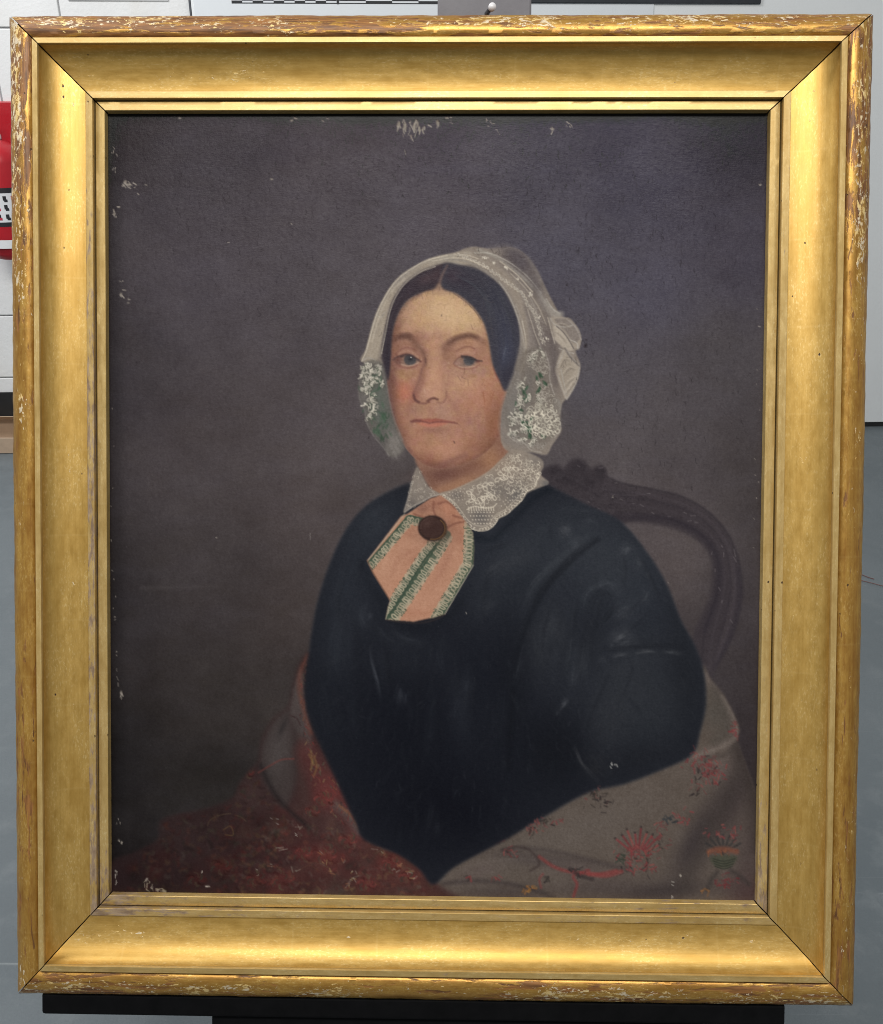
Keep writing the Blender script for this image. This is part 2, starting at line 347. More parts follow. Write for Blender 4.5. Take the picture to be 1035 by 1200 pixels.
def paint_portrait():
    c = Canvas(); h, w = c.h, c.w
    yy, xx = np.mgrid[0:h, 0:w].astype(np.float32); X = xx / SS + PX0; Y = yy / SS + PY0
    # ---- backdrop: thin umber ground; cool grey partly varnish veil put into the colour
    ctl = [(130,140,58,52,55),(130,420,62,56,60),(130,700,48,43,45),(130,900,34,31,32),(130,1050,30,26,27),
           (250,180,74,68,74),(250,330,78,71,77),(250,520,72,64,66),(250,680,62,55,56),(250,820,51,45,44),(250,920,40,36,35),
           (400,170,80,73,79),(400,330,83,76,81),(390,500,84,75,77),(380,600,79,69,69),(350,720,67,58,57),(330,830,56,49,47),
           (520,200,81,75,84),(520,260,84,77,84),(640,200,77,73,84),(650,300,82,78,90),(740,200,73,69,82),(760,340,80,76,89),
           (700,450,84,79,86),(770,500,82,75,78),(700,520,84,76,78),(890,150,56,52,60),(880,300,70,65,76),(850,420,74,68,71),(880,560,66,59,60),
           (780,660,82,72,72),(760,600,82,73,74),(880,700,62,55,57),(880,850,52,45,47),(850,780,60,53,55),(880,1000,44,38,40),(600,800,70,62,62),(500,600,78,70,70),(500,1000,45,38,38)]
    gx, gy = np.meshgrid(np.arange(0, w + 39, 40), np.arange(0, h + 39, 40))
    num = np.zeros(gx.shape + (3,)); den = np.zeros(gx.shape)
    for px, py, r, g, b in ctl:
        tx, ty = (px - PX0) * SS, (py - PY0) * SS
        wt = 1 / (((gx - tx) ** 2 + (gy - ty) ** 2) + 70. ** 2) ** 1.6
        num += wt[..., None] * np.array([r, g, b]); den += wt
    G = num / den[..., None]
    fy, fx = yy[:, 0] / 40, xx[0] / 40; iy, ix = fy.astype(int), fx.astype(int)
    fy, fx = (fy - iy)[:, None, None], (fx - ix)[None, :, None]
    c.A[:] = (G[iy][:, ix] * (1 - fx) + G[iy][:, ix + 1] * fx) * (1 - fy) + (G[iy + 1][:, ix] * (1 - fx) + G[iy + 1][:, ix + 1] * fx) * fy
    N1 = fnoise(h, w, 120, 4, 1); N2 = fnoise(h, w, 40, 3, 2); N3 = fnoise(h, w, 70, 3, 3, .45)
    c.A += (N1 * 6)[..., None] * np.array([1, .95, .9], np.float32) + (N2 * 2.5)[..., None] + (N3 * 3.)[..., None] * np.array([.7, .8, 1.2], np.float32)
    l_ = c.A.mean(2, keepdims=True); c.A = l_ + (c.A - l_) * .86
    # frame's soft shadow painted in: darker along the left and top edges
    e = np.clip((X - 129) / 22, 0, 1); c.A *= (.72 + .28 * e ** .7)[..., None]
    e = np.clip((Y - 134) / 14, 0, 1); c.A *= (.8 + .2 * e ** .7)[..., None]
    # worn horizontal bar marks of the stretcher
    c.stroke([(165, 689), (255, 687)], 3, (78, 72, 72), .35, 2.5)
    # ---- chair back, carved dark wood
    chair = [(634,556),(641,547),(653,544),(660,549),(668,540),(677,537),(687,541),(692,549),(699,546),(706,545),(711,551),(713,559),(733,567),(765,573),(800,582),(832,601),(856,630),(868,667),(870,700),(861,740),(843,777),(828,800),(815,770),(813,745),(819,727),(832,698),(834,662),(825,641),(803,625),(775,616),(743,612),(722,616),(690,610),(650,590)]
    c.fill(chair, (57, 51, 55), .86, 2.2)
    c.clip = c.full(c.polymask(chair, 1.5))
    c.stroke([(713,562),(765,580),(800,590),(829,610),(848,636),(858,668),(860,700),(850,740),(830,785)], 9, (67, 60, 63), .55, 4)
    c.stroke([(722,606),(775,607),(806,617),(832,637),(842,662),(840,698),(826,738)], 7, (48, 43, 49), .6, 3)
    c.stroke([(712,556),(733,565),(765,571),(800,580),(832,599),(858,630),(870,667)], 3, (46, 41, 47), .6, 2)
    c.stroke([(866,668),(867,700),(858,742),(840,780)], 8, (50, 45, 51), .5, 4)
    for off, cl, a in ((0, (46, 42, 46), .6), (7, (72, 65, 70), .45), (12, (50, 45, 50), .5), (19, (70, 63, 68), .4), (27, (48, 43, 48), .5)):
        P_ = np.array([(712,559),(733,567),(765,573),(800,582),(832,601),(856,630),(868,667),(870,700),(861,740),(845,775)], float); Q_ = np.array([(726,613),(743,612),(775,616),(803,625),(825,641),(834,662),(832,698),(819,727),(813,745),(815,770)], float)
        c.stroke(P_ + (Q_ - P_) * off / 36, 2., cl, a, 1.4)
    for q in ([(648,553),(655,549),(660,556),(655,562)], [(672,547),(680,543),(686,549),(683,556)], [(700,551),(706,549),(708,556),(702,560)], [(663,560),(675,566),(688,572),(700,580)]):
        c.stroke(q, 3.4, (48, 43, 47), .45, 2.2); c.stroke(np.array(q) + (1.5, -1.5), 1.2, (80, 73, 78), .35, 1.2)
    c.clip = None
    c.clip = c.full(c.polymask(chair, 1.5))
    for _ in range(130):
        x, y = rng.uniform(640, 760), rng.uniform(542, 606)
        if y > 556 + (x - 640) * .05: c.curl(x, y, rng.uniform(1.5, 4), (72, 65, 70) if rng.random() < .5 else (44, 39, 43), .3, rng.uniform(.8, 2), relief=.1)
    for x, y, r in [(648,552,7),(677,548,9),(703,553,7),(690,565,10),(665,562,9)]: c.glow(x, y, r, r * .8, (46, 41, 45), .5)
    c.clip = None
    for x, y, l in [(678,546,3),(704,548,4),(719,579,2),(728,585,3),(742,590,2),(752,592,4),(765,601,3),(784,605,3),(803,601,3),(812,604,6),(808,610,4),(816,612,3),(702,596,2),(690,588,2),(722,566,2),(848,650,5),(861,648,8),(861,655,5),(834,648,3),(838,668,3),(843,690,4),(846,705,3),(846,640,3),(857,728,5),(760,578,3)]:
        t = rng.uniform(-.5, .5) + (1.4 if x > 830 else .2)
        c.stroke([(x - l/2*np.cos(t), y - l/2*np.sin(t)), (x + l/2*np.cos(t), y + l/2*np.sin(t))], 1., (112, 104, 106), .5, .5)
    c.stroke([(716,579),(735,580),(756,579)], .7, (82, 75, 80), .5, .4)
    # ---- shawl on the right, grey-brown wool
    shR = [(822,780),(834,798),(848,815),(861,840),(866,856),(864,868),(872,892),(884,925),(895,960),(900,1070),(515,1070),(508,1036),(530,1016),(560,1000),(600,980),(650,945),(700,922),(760,905),(800,885),(815,830)]
    c.fill(shR, (88, 78, 71), 1, 2.2)
    cR = c.full(c.polymask(shR, 1.5)); c.clip = cR
    c.A += (cR * N2 * 5)[..., None]
    c.stroke([(828,792),(848,822),(861,848),(858,866),(840,876),(812,886)], 7, (104, 92, 88), .55, 4)
    c.glow(838, 835, 16, 26, (74, 69, 64), .7, -15)
    for x, y, rx, ry, cl, a, r in [(700,965,80,24,(94,85,79),.7,-24),(610,1000,50,14,(91,82,76),.6,-25),(860,930,20,60,(55,47,48),.75,22),(815,985,16,50,(56,49,50),.85,28),(880,1000,20,55,(66,55,55),.6,5),(842,900,30,14,(96,84,80),.6,-12),(770,1045,60,12,(52,45,46),.7,-6),(640,1008,60,7,(62,54,54),.7,6),(590,1048,60,10,(60,52,52),.6,0),(700,1040,50,12,(68,59,58),.5,-5),(880,1045,30,20,(66,48,48),.7,0),(560,1022,28,10,(92,80,77),.55,-20),(680,1020,40,10,(88,76,73),.5,8)]:
        c.glow(x, y, rx, ry, cl, a, r)
    c.stroke([(520,1035),(560,1032),(600,1036),(640,1048),(660,1062)], 4, (52, 45, 46), .6, 3)
    c.stroke([(590,996),(620,994),(660,1000),(700,1010),(740,1020)], 4, (62, 54, 54), .55, 3)
    c.clip = None
    c.clip = cR
    c.stroke([(868,874),(876,902),(886,945),(892,990)], 20, (54, 47, 45), .75, 8); c.stroke([(846,816),(859,838),(864,855),(859,867),(838,878),(814,886)], 4.5, (112, 101, 93), .6, 2.4); c.stroke([(836,806),(850,838),(850,858),(838,868)], 9, (72, 66, 61), .6, 5); c.stroke([(826,890),(850,884),(864,874)], 4, (64, 57, 54), .5, 3)
    c.stroke([(868,884),(858,920),(838,960),(820,1000),(800,1040)], 16, (60, 53, 50), .5, 8); c.stroke([(520,1030),(560,1012),(620,1006),(680,1014)], 5, (98, 88, 82), .4, 3)
    c.clip = None
    # ---- shawl on the left: red figured border and a grey fold
    shL = [(363,764),(352,778),(345,800),(339,828),(322,842),(308,866),(304,892),(296,901),(282,919),(273,936),(242,949),(192,961),(187,984),(160,1000),(128,1016),(120,1070),(520,1070),(512,1036),(480,1010),(440,985),(425,975),(400,910),(372,860),(360,800)]
    c.fill(shL, (58, 38, 38), .95, 4)
    cL = c.full(c.polymask(shL, 2.5)); c.clip = cL
    for x, y, rx, ry, cl, a, r in [(170,1030,60,40,(42,28,29),.85,0),(230,985,50,30,(58,42,42),.7,0),(300,1010,70,45,(62,33,34),.6,0),(400,1010,60,30,(88,42,39),.75,10),(470,1030,50,25,(90,46,40),.75,20),(350,1035,60,20,(80,36,34),.6,0),(340,960,40,22,(72,42,40),.7,0),(290,930,22,22,(74,52,50),.7,0),(460,1000,30,14,(92,50,38),.6,25),(380,930,26,26,(94,42,40),.7,30),(400,970,30,16,(88,62,58),.6,30),(395,1040,30,12,(64,42,36),.6,0)]:
        c.glow(x, y, rx, ry, cl, a, r)
    for _ in range(90):
        x, y = rng.uniform(150, 500), rng.uniform(945, 1050); k = [(78,40,38),(54,34,34),(72,56,52),(92,42,39),(48,34,33),(84,52,44)][rng.integers(0, 6)]
        k = np.array(k) * (.62 + .38 * np.clip((x - 140) / 200, 0, 1)); c.glow(x, y, rng.uniform(5, 16), rng.uniform(4, 10), k, rng.uniform(.3, .65), rng.uniform(-40, 40))
    strip = [(352,782),(345,800),(341,815),(340,836),(345,858),(350,880),(362,884),(366,872),(362,845),(357,815),(356,795)]
    c.fill(strip, (78, 67, 65), .9, 3)
    c.stroke([(350,870),(352,900),(356,930),(366,955)], 16, (70, 47, 44), .8, 6)
    fold = [(337,830),(323,843),(309,868),(305,892),(309,910),(322,932),(334,947),(341,936),(346,915),(347,880),(344,856),(341,840)]
    c.fill(fold, (68, 59, 57), .78, 4)
    for x, y, rx, ry, cl, a, r in [(325,880,14,34,(82,73,71),.75,8),(346,880,4,40,(56,45,44),.6,0),(331,852,3.4,13,(50,44,44),.75,24),(347,820,5,22,(84,71,68),.5,8),(316,910,6,16,(62,54,52),.5,-30)]:
        c.glow(x, y, rx, ry, cl, a, r)
    c.stroke([(305,896),(316,920),(328,938),(345,955),(362,970)], 5, (40, 33, 34), .75, 3)
    # red border running down the inner edge of the fold
    c.stroke([(361,768),(352,786),(351,806),(356,830),(364,858)], 6, (112, 60, 48), .6, 2.5)
    c.stroke([(360,882),(372,905),(384,925),(400,940),(412,955),(421,976)], 26, (92, 45, 43), .75, 8)
    c.glow(386, 925, 14, 18, (108, 48, 46), .7, 20)
    c.stroke([(392,942),(408,956),(420,974)], 9, (88, 76, 72), .7, 4)
    c.stroke([(398,944),(412,956),(421,972)], 3, (140, 84, 52), .6, 1.4)
    reds = [(126,50,43),(112,44,41),(90,42,41),(130,70,50),(98,86,66),(68,66,54),(128,98,60),(48,40,37),(110,98,88),(58,34,34)]
    for x, y in scatter([(345,955),(425,980),(480,1012),(510,1040),(500,1050),(250,1050),(290,990)], 480):
        k = rng.integers(0, len(reds)); l = rng.uniform(2, 7); t = rng.uniform(0, 3.14); b = rng.uniform(-2, 2)
        c.stroke([(x, y), (x + l/2*np.cos(t) - b*np.sin(t), y + l/2*np.sin(t) + b*np.cos(t)), (x + l*np.cos(t), y + l*np.sin(t))], rng.uniform(1, 4.2), np.array(reds[k]) * .9, rng.uniform(.1, .38), 1.1, relief=.2)
    for x, y in scatter([(160,1005),(192,965),(270,940),(300,905),(340,965),(300,1050),(140,1050)], 420):
        k = rng.integers(0, len(reds)); l = rng.uniform(2, 8); t = rng.uniform(0, 3.14); b = rng.uniform(-2, 2); cl = np.array(reds[k]) * rng.uniform(.55, .8)
        c.stroke([(x, y), (x + l/2*np.cos(t) - b*np.sin(t), y + l/2*np.sin(t) + b*np.cos(t)), (x + l*np.cos(t), y + l*np.sin(t))], rng.uniform(1, 4.5), cl, rng.uniform(.1, .4), 1.4)
    for x, y in scatter([(352,770),(361,775),(358,850),(372,880),(398,920),(418,968),(395,960),(365,915),(350,835)], 130):
        k = rng.integers(0, 8); l = rng.uniform(2, 5); t = rng.uniform(.6, 2.2)
        c.stroke([(x, y), (x + l*np.cos(t), y + l*np.sin(t))], rng.uniform(.8, 1.8), reds[k], rng.uniform(.3, .75), .6, relief=.2)
    for q in ([(364,880),(366,892),(364,902)], [(362,884),(368,896)], [(368,886),(371,898),(368,908)]): c.stroke(q, 2, (140, 104, 52), .55, 1.2)
    for x, y, r in [(290,905,7),(380,1002,16),(355,1000,12),(408,985,10),(460,1012,12),(478,1026,10),(330,1030,14),(430,1035,12),(300,1030,12),(380,935,11),(366,950,7),(260,1015,12),(230,1030,10)]:   # round blooms of the border
        b = np.array((112, 44, 40)) * (.6 + .4 * np.clip((x - 200) / 160, 0, 1))
        c.glow(x, y, r, r * .7, b, .55, rng.uniform(-30, 30))
        for k in range(16):
            t = k * .785 + rng.normal(0, .2); q = r * rng.uniform(.35, 1.); c.curl(x + q*np.cos(t), y + .7*q*np.sin(t), rng.uniform(1.5, 4), [b * 1.15, b * .6, np.array((92, 78, 56)) * .9, np.array((60, 58, 48))][k % 4], .4, rng.uniform(1., 2.4), t, 2.2, .2)
    for x, y in [(376,1000),(383,1009),(330,996),(402,1008),(415,1022),(440,996),(448,998),(470,1012),(462,1020),(478,1022),(388,1022),(408,1036),(414,1030),(350,968),(318,1014),(346,1020),(484,1030)]:
        for _ in range(3): c.stroke([(x + rng.normal(0, 2), y + rng.normal(0, 1.5)), (x + rng.normal(0, 3), y + rng.normal(0, 2))], rng.uniform(.7, 1.4), [(150,120,70),(140,132,118),(128,116,100),(140,84,54)][rng.integers(0, 4)], .6, .5, relief=.3)
    # paisley outlines
    for q, cl in (([(243,967),(246,961),(252,957)], (104,84,56)), ([(255,956),(262,954),(270,953)], (112,90,60)), ([(275,955),(282,957),(288,962)], (104,78,54)), ([(262,972),(270,968),(273,978),(264,978)], (140,104,52)),
                  ([(405,1040),(412,1030),(420,1026)], (134,120,104)), ([(470,995),(480,1002),(488,1012)], (130,80,54)), ([(440,1000),(450,994),(460,998)], (100,84,60)), ([(350,1020),(362,1014),(374,1020)], (104,64,48))):
        c.stroke(q, 1.1, np.array(cl) * .92, .5, .6, relief=.3)
    c.stroke([(303,905),(318,896),(330,890),(344,889)], 1.8, (128, 56, 50), .6, 1); c.stroke([(340,838),(348,842),(352,850)], 1.4, (60, 40, 40), .7, .7)
    c.clip = None
    l_ = c.A.mean(2, keepdims=True); c.A += ((l_ + (c.A - l_) * .80) * (.86 + .12 * np.clip((X - 260) / 120, 0, 1))[..., None] - c.A) * cL[..., None]
    # ---- dress: blue-black silk
    dress = [(500,566),(481,566),(455,577),(430,593),(411,614),(396,640),(383,672),(373,705),(366,740),(362,770),(358,800),(359,825),(366,850),(382,885),(400,925),(416,960),(424,980),(440,990),(470,1002),(492,1018),(508,1036),(530,1017),(560,1000),(590,984),(634,959),(688,929),(733,918),(779,900),(811,884),(820,858),(827,824),(824,786),(813,756),(797,727),(781,686),(759,650),(727,612),(689,593),(660,578),(640,568),(620,560),(560,570)]
    c.fill(dress, (33, 37, 45), 1, 2.4)
    cD = c.full(c.polymask(dress, 2.2)); c.clip = cD
    for x, y, rx, ry, cl, a, r in [(620,660,110,70,(45,52,62),.7,20),(740,690,60,90,(43,50,60),.75,-30),(690,800,60,60,(44,49,57),.8,10),(760,830,55,60,(40,46,53),.8,0),(640,760,50,80,(36,41,50),.6,10),
                                  (420,680,40,70,(39,45,55),.75,15),(480,860,110,110,(22,25,33),.85,0),(520,950,90,60,(19,21,29),.9,0),(640,880,70,50,(24,28,36),.8,0),(440,620,40,30,(41,47,56),.7,-35),(600,700,30,50,(31,36,44),.6,20),(390,790,20,80,(26,30,38),.6,5),(560,800,60,80,(26,30,39),.7,0),(690,640,60,40,(47,54,63),.6,30),(760,760,50,16,(48,53,60),.5,5),(800,800,18,50,(28,32,38),.7,-8),(740,890,60,16,(30,33,39),.6,-15)]:
        c.glow(x, y, rx, ry, cl, a, r)
    for x, y, rx, ry, cl, a, r in [(715,660,48,40,(54,60,67),.6,30),(750,810,44,44,(50,55,61),.65,0),(712,850,22,40,(52,56,61),.5,15),(640,745,22,46,(50,55,61),.5,12),(600,800,20,70,(24,27,33),.65,8),(650,880,36,40,(23,26,31),.65,-20),(575,690,22,40,(46,52,60),.45,30),(610,650,36,24,(54,60,67),.5,-25),(400,735,18,60,(46,52,61),.55,8),(440,612,30,20,(50,57,66),.5,-38),(690,745,14,40,(32,36,42),.5,10),(470,770,36,26,(38,43,51),.5,0),(540,830,14,50,(38,43,52),.45,-5),(800,735,14,40,(34,39,45),.5,-18)]: c.glow(x, y, rx, ry, cl, a, r)
    c.stroke([(600,812),(606,770),(616,735),(632,700),(660,664),(700,632)], 5, (24, 28, 34), .6, 3); c.stroke([(596,900),(598,850),(602,812)], 6, (20, 23, 28), .5, 4)
    for x0, y0, x1, y1 in [(628,790,650,700),(646,800,664,720),(664,812,676,738),(560,740,575,640),(540,860,548,760),(500,900,506,800),(452,820,446,740),(408,800,404,700),(392,770,392,690),(420,880,412,790)]:
        m = ((x0 + x1) / 2 + rng.normal(0, 5), (y0 + y1) / 2); k = rng.uniform(-2, 2)
        c.stroke([(x0, y0), m, (x1, y1)], rng.uniform(5, 9), (54 + k, 60 + k, 67 + k) if x0 > 600 else (42 + k, 48 + k, 56 + k), .28, 5, fade=.4); c.stroke([(x0 + 8, y0), (m[0] + 8, m[1]), (x1 + 8, y1)], rng.uniform(4, 7), (27, 30, 36), .3, 4, fade=.4)
    silk = [([(706,618),(682,634),(650,661),(628,683),(616,708),(606,737)],7,(62,69,76),.6,3),([(690,632),(660,663),(637,687),(625,711),(616,740)],5,(30,35,41),.65,3),([(640,604),(665,596),(700,600),(716,606)],5,(54,60,68),.5,3),([(610,640),(636,620),(668,606)],7,(53,60,67),.5,4),
            ([(658,618),(663,622),(660,627)],6,(88,91,96),.7,2.2),([(668,640),(676,635),(680,638)],5,(76,82,89),.6,2.2),([(683,614),(692,610),(702,613)],4,(62,68,76),.5,2),([(728,650),(734,643),(741,645)],5,(82,87,93),.6,2.2),([(746,650),(749,660),(748,668)],4,(70,76,83),.6,2),([(757,668),(758,678)],3,(62,68,75),.5,1.6),
            ([(682,726),(686,699),(698,687),(712,682),(722,690),(723,706),(712,726)],5,(66,73,81),.6,2.4),([(690,722),(696,702),(708,694),(714,704),(706,724)],5,(32,37,44),.5,3),([(722,722),(733,716),(746,711)],9,(80,86,92),.55,3.4),([(748,708),(757,698),(760,690)],5,(68,74,81),.5,2.4),([(714,752),(727,744),(740,736)],7,(94,98,102),.65,2.4),([(724,756),(738,751),(754,748)],4,(84,89,94),.55,2),([(700,735),(716,716),(728,704)],7,(28,33,39),.5,4),
            ([(655,724),(648,736),(640,752)],14,(57,62,68),.5,6),([(668,740),(664,770),(658,800)],10,(52,58,64),.45,5),([(684,745),(682,775),(674,800)],6,(58,64,71),.45,3),([(672,780),(671,795),(668,812)],4,(64,70,77),.5,2.2),([(688,772),(682,788),(676,802)],5,(58,64,70),.45,2.6),([(656,830),(662,822),(667,816)],3,(84,88,94),.6,1.4),([(652,838),(656,830)],2.4,(66,70,76),.5,1.4),
            ([(597,690),(604,700),(600,712)],12,(50,56,63),.5,6),([(590,668),(606,655),(622,648)],12,(56,60,66),.5,6),([(566,676),(577,668),(590,660),(594,656)],7,(62,67,73),.55,3),([(562,716),(572,710),(580,700)],7,(56,61,67),.5,3),([(612,760),(606,790),(598,812)],4,(44,49,57),.5,2.6),([(625,740),(634,766),(636,805)],16,(50,55,60),.45,8),
            ([(716,769),(728,767),(740,765.4)],2,(86,90,94),.7,1.),([(742,765),(757,763),(772,763)],1.8,(92,95,98),.7,1.),([(774,763),(790,764),(803,767)],1.8,(84,88,92),.6,1.),([(700,775),(712,770)],3,(66,71,77),.5,1.8),([(700,760),(740,757),(790,757),(812,764)],5,(27,31,37),.6,3),([(715,790),(735,778),(770,772)],10,(54,59,65),.5,6),([(700,850),(715,835),(728,805)],20,(50,54,60),.5,9),([(740,850),(775,830),(800,800)],22,(46,51,57),.45,10),([(671,870),(681,894),(694,909),(706,921)],1.6,(74,76,78),.6,.9),([(684,880),(700,900),(712,906)],10,(46,48,50),.5,5),
            ([(426,706),(424,722),(429,738)],7,(60,67,76),.55,2.8),([(432,716),(433,730)],3,(66,73,82),.45,1.6),([(434,756),(436,776),(442,800),(447,832)],1.6,(70,76,86),.55,.9),([(470,804),(468,815),(470,828)],4,(60,66,76),.6,1.8),([(474,810),(476,830)],2.4,(50,56,66),.5,1.4),([(452,728),(466,744),(486,752),(510,752)],5,(50,56,64),.5,3),([(440,730),(454,748),(478,762)],5,(46,52,60),.45,3),([(520,740),(516,775),(522,800)],10,(42,48,57),.45,6),
            ([(398,720),(392,760),(398,800)],12,(46,53,62),.5,7),([(410,640),(398,690),(392,720)],9,(47,54,64),.45,5),([(455,590),(430,608),(414,632)],9,(50,57,66),.5,5),([(444,610),(424,640),(414,680)],10,(44,51,60),.45,6),([(375,790),(384,840),(404,890)],8,(36,42,50),.4,5),([(540,800),(536,826),(534,860)],5,(42,48,58),.5,3),([(548,790),(541,815)],6,(46,52,62),.45,3),([(508,930),(504,960),(496,985)],5,(36,40,48),.5,3),([(516,960),(508,985)],4,(40,44,52),.4,2),([(590,800),(585,840),(575,880)],10,(36,42,52),.4,6)]
    for q, ww, cl, a, sf in silk:
        q = np.array(q, float); cl = np.array(cl, float)
        cl = 40 + (cl - 40) * .96; a *= .88; c.stroke(q, ww * 1.9, cl, a * .55, sf * 2.4, fade=.4)
        for _ in range(int(7 + 1.4 * ww)):
            o = rng.normal(0, ww * .42, 2); L = crom(q + o + rng.normal(0, .8, q.shape), False, 8); i0 = int(rng.uniform(0, len(L) * .4)); i1 = i0 + int(len(L) * rng.uniform(.35, .7))
            if len(L[i0:i1]) > 3: c.stroke(L[i0:i1], rng.uniform(.7, 2.2), cl * rng.uniform(.88, 1.1), a * rng.uniform(.22, .55), .75, smooth=False, fade=.4)
    for q in ([(700,622),(676,640),(652,664),(636,686)], [(740,642),(752,662),(764,690),(772,712)], [(722,640),(730,662),(728,690)], [(758,690),(744,706),(728,722),(712,732)], [(762,712),(744,728),(724,744)], [(705,690),(700,712),(696,740)], [(650,690),(640,716),(634,748),(632,790)], [(676,690),(670,720),(668,760)], [(715,772),(706,800),(694,830),(676,866)], [(742,770),(735,796),(722,824)], [(560,650),(578,640),(600,634)], [(430,640),(420,668),(416,700)], [(446,740),(452,780),(456,830)], [(404,660),(396,700),(394,742)], [(530,760),(534,800),(528,850)], [(486,770),(490,820),(484,880)]):
        q = np.array(q, float) + rng.normal(0, 1, (len(q), 2)); k = 1. if q[:, 0].mean() > 590 else .72
        c.stroke(q, 2.4, (54 * k, 59 * k, 66 * k), .26, 2., fade=.4); c.stroke(q + (3, 1.6), 3.4, (26, 29, 35), .26, 2.2, fade=.4)
    for i in range(520):                                   # fine creases
        x, y = (rng.uniform(600, 815), rng.uniform(600, 900)) if i % 3 else (rng.uniform(375, 590), rng.uniform(620, 960)); t = np.arctan2(y - 470, x - 600) + rng.normal(0, .5); l = rng.uniform(5, 18); v = rng.uniform(-10, 16) * (1 if x > 600 else .6)
        c.stroke([(x, y), (x + l*.5*np.cos(t) + rng.normal(0, 1.2), y + l*.5*np.sin(t)), (x + l*np.cos(t), y + l*np.sin(t))], rng.uniform(.8, 2.2), (40 + v, 45 + v, 52 + v), rng.uniform(.12, .3), .8, fade=.35)
    for i in range(700):                                   # dry-brush streaks following the folds
        x, y = rng.uniform(370, 820), rng.uniform(590, 980); t = np.arctan2(y - 500, x - 560) + rng.normal(0, .35); l = rng.uniform(8, 40)
        v = rng.uniform(-8, 12) * (1.25 if x > 590 else .8) - (6 if y > 820 else 0); q = np.array([(x, y), (x + l*.5*np.cos(t), y + l*.5*np.sin(t) + rng.uniform(-2, 2)), (x + l*np.cos(t), y + l*np.sin(t))])
        c.stroke(q, rng.uniform(.8, 5), (37 + v * .7, 42 + v * .7, 49 + v * .7), rng.uniform(.08, .26), 2., fade=.35)
    a_ = c.A; l_ = a_.mean(2, keepdims=True); c.A = a_ + ((l_ + (a_ - l_) * .62) * .90 - a_ + 1.0 + 2.5 * np.clip((820 - Y) / 200, 0, 1)[..., None]) * cD[..., None]; c.A += cD[..., None] * np.array([-.4, -1., .8], np.float32)
    c.stroke([(424,660),(436,690),(456,716),(470,733),(510,732),(540,706)], 8, (24, 26, 31), .3, 5)
    c.stroke([(548,626),(575,632),(592,618),(625,585),(645,572)], 7, (24, 28, 34), .5, 4)
    c.clip = None
    c.stroke([(362,770),(358,800),(359,825),(366,850),(382,885),(400,925),(416,960)], 3, (28, 28, 32), .4, 2.4)
    # ---- border flowers on the right shawl
    c.clip = cR
    def posy(x, y, rx, ry, cols, n):
        for _ in range(n):
            px, py = x + rng.normal(0, rx * .5), y + rng.normal(0, ry * .5); t = rng.uniform(0, 3.14); l = rng.uniform(2, 6)
            c.stroke([(px, py), (px + l*np.cos(t), py + l*np.sin(t))], rng.uniform(.9, 2.3), cols[rng.integers(0, len(cols))], rng.uniform(.35, .85), .7, relief=.15)
    R_ = [(118,56,57),(106,50,52),(128,68,64),(98,58,56)]; K_ = [(48,42,42),(56,50,46)]
    posy(826, 898, 22, 18, R_ + K_[:1], 70); posy(836, 905, 14, 16, R_, 30); posy(818, 924, 12, 10, R_[2:] + K_, 12); posy(703, 932, 18, 12, K_ + [(96,60,58)], 34); posy(860, 850, 4, 10, R_, 14); posy(866, 861, 4, 6, R_, 8)
    posy(638, 962, 24, 7, R_ + K_, 34); posy(622, 972, 10, 6, K_ + R_, 14); posy(785, 958, 9, 5, [(44,48,52),(56,58,60)], 14); posy(800, 958, 12, 10, [(118,58,58)], 16); posy(775, 966, 7, 7, R_, 10)
    for i in range(9):
        t = -2.5 + i * .24; r0, r1 = 10, rng.uniform(24, 36); cx, cy = 748, 1004
        c.stroke([(cx + r0*np.cos(t), cy + r0*np.sin(t)), (cx + r1*np.cos(t) + 2, cy + r1*np.sin(t))], 2.6, R_[i % 3], .8, .8, relief=.2); c.dab(cx + (r1+2)*np.cos(t) + 2, cy + (r1+2)*np.sin(t), 3.2, K_[0], .55)
    posy(746, 996, 24, 12, R_, 60); posy(738, 1012, 14, 10, R_ + K_, 30); posy(760, 1014, 8, 12, R_ + K_, 22); posy(728, 1006, 9, 5, [(52,58,50),(58,64,56)], 14); posy(775, 985, 10, 8, R_ + K_, 14)
    for q, cl, ww in [([(588,996),(610,992),(625,1000),(632,1012),(622,1020)], (60,50,48), 3), ([(632,1004),(650,1016),(672,1022),(700,1024),(722,1020)], (124,56,54), 4), ([(672,1050),(676,1036),(672,1026),(690,1020)], (120,52,52), 3.4), ([(668,1018),(680,1026),(694,1030)], (54,46,46), 5), ([(690,1024),(710,1026),(728,1021)], (128,58,56), 5), ([(560,994),(575,988),(590,984)], (116,54,54), 3), ([(634,1040),(632,1030),(636,1024)], (120,54,54), 2)]:
        c.stroke(q, ww, cl, .65, 1.4)
    posy(620, 1040, 9, 5, [(142,98,48),(128,84,48)], 16); posy(641, 1030, 4, 4, K_, 8); posy(548, 1027, 4, 4, R_ + K_, 8); posy(580, 1027, 4, 4, R_, 8); posy(600, 998, 14, 6, K_ + R_, 18); posy(678, 1020, 10, 6, K_ + R_[:1], 16)
    # the little basket of flowers
    for i in range(7):
        t = -2.55 + i * .33; c.stroke([(847, 1000), (847 + 24*np.cos(t), 1000 + 22*np.sin(t))], 2.4, (50, 48, 48), .75, 1.1)
    posy(852, 975, 20, 10, R_, 26); c.stroke([(831,998),(840,995),(852,995),(863,998)], 6, (116, 70, 54), .75, 1.8); posy(847, 997, 14, 3, [(126,78,56),(108,62,50)], 16)
    c.fill([(833,1004),(863,1003),(857,1016),(848,1018),(838,1015)], (64, 67, 54), .75, 1.8)
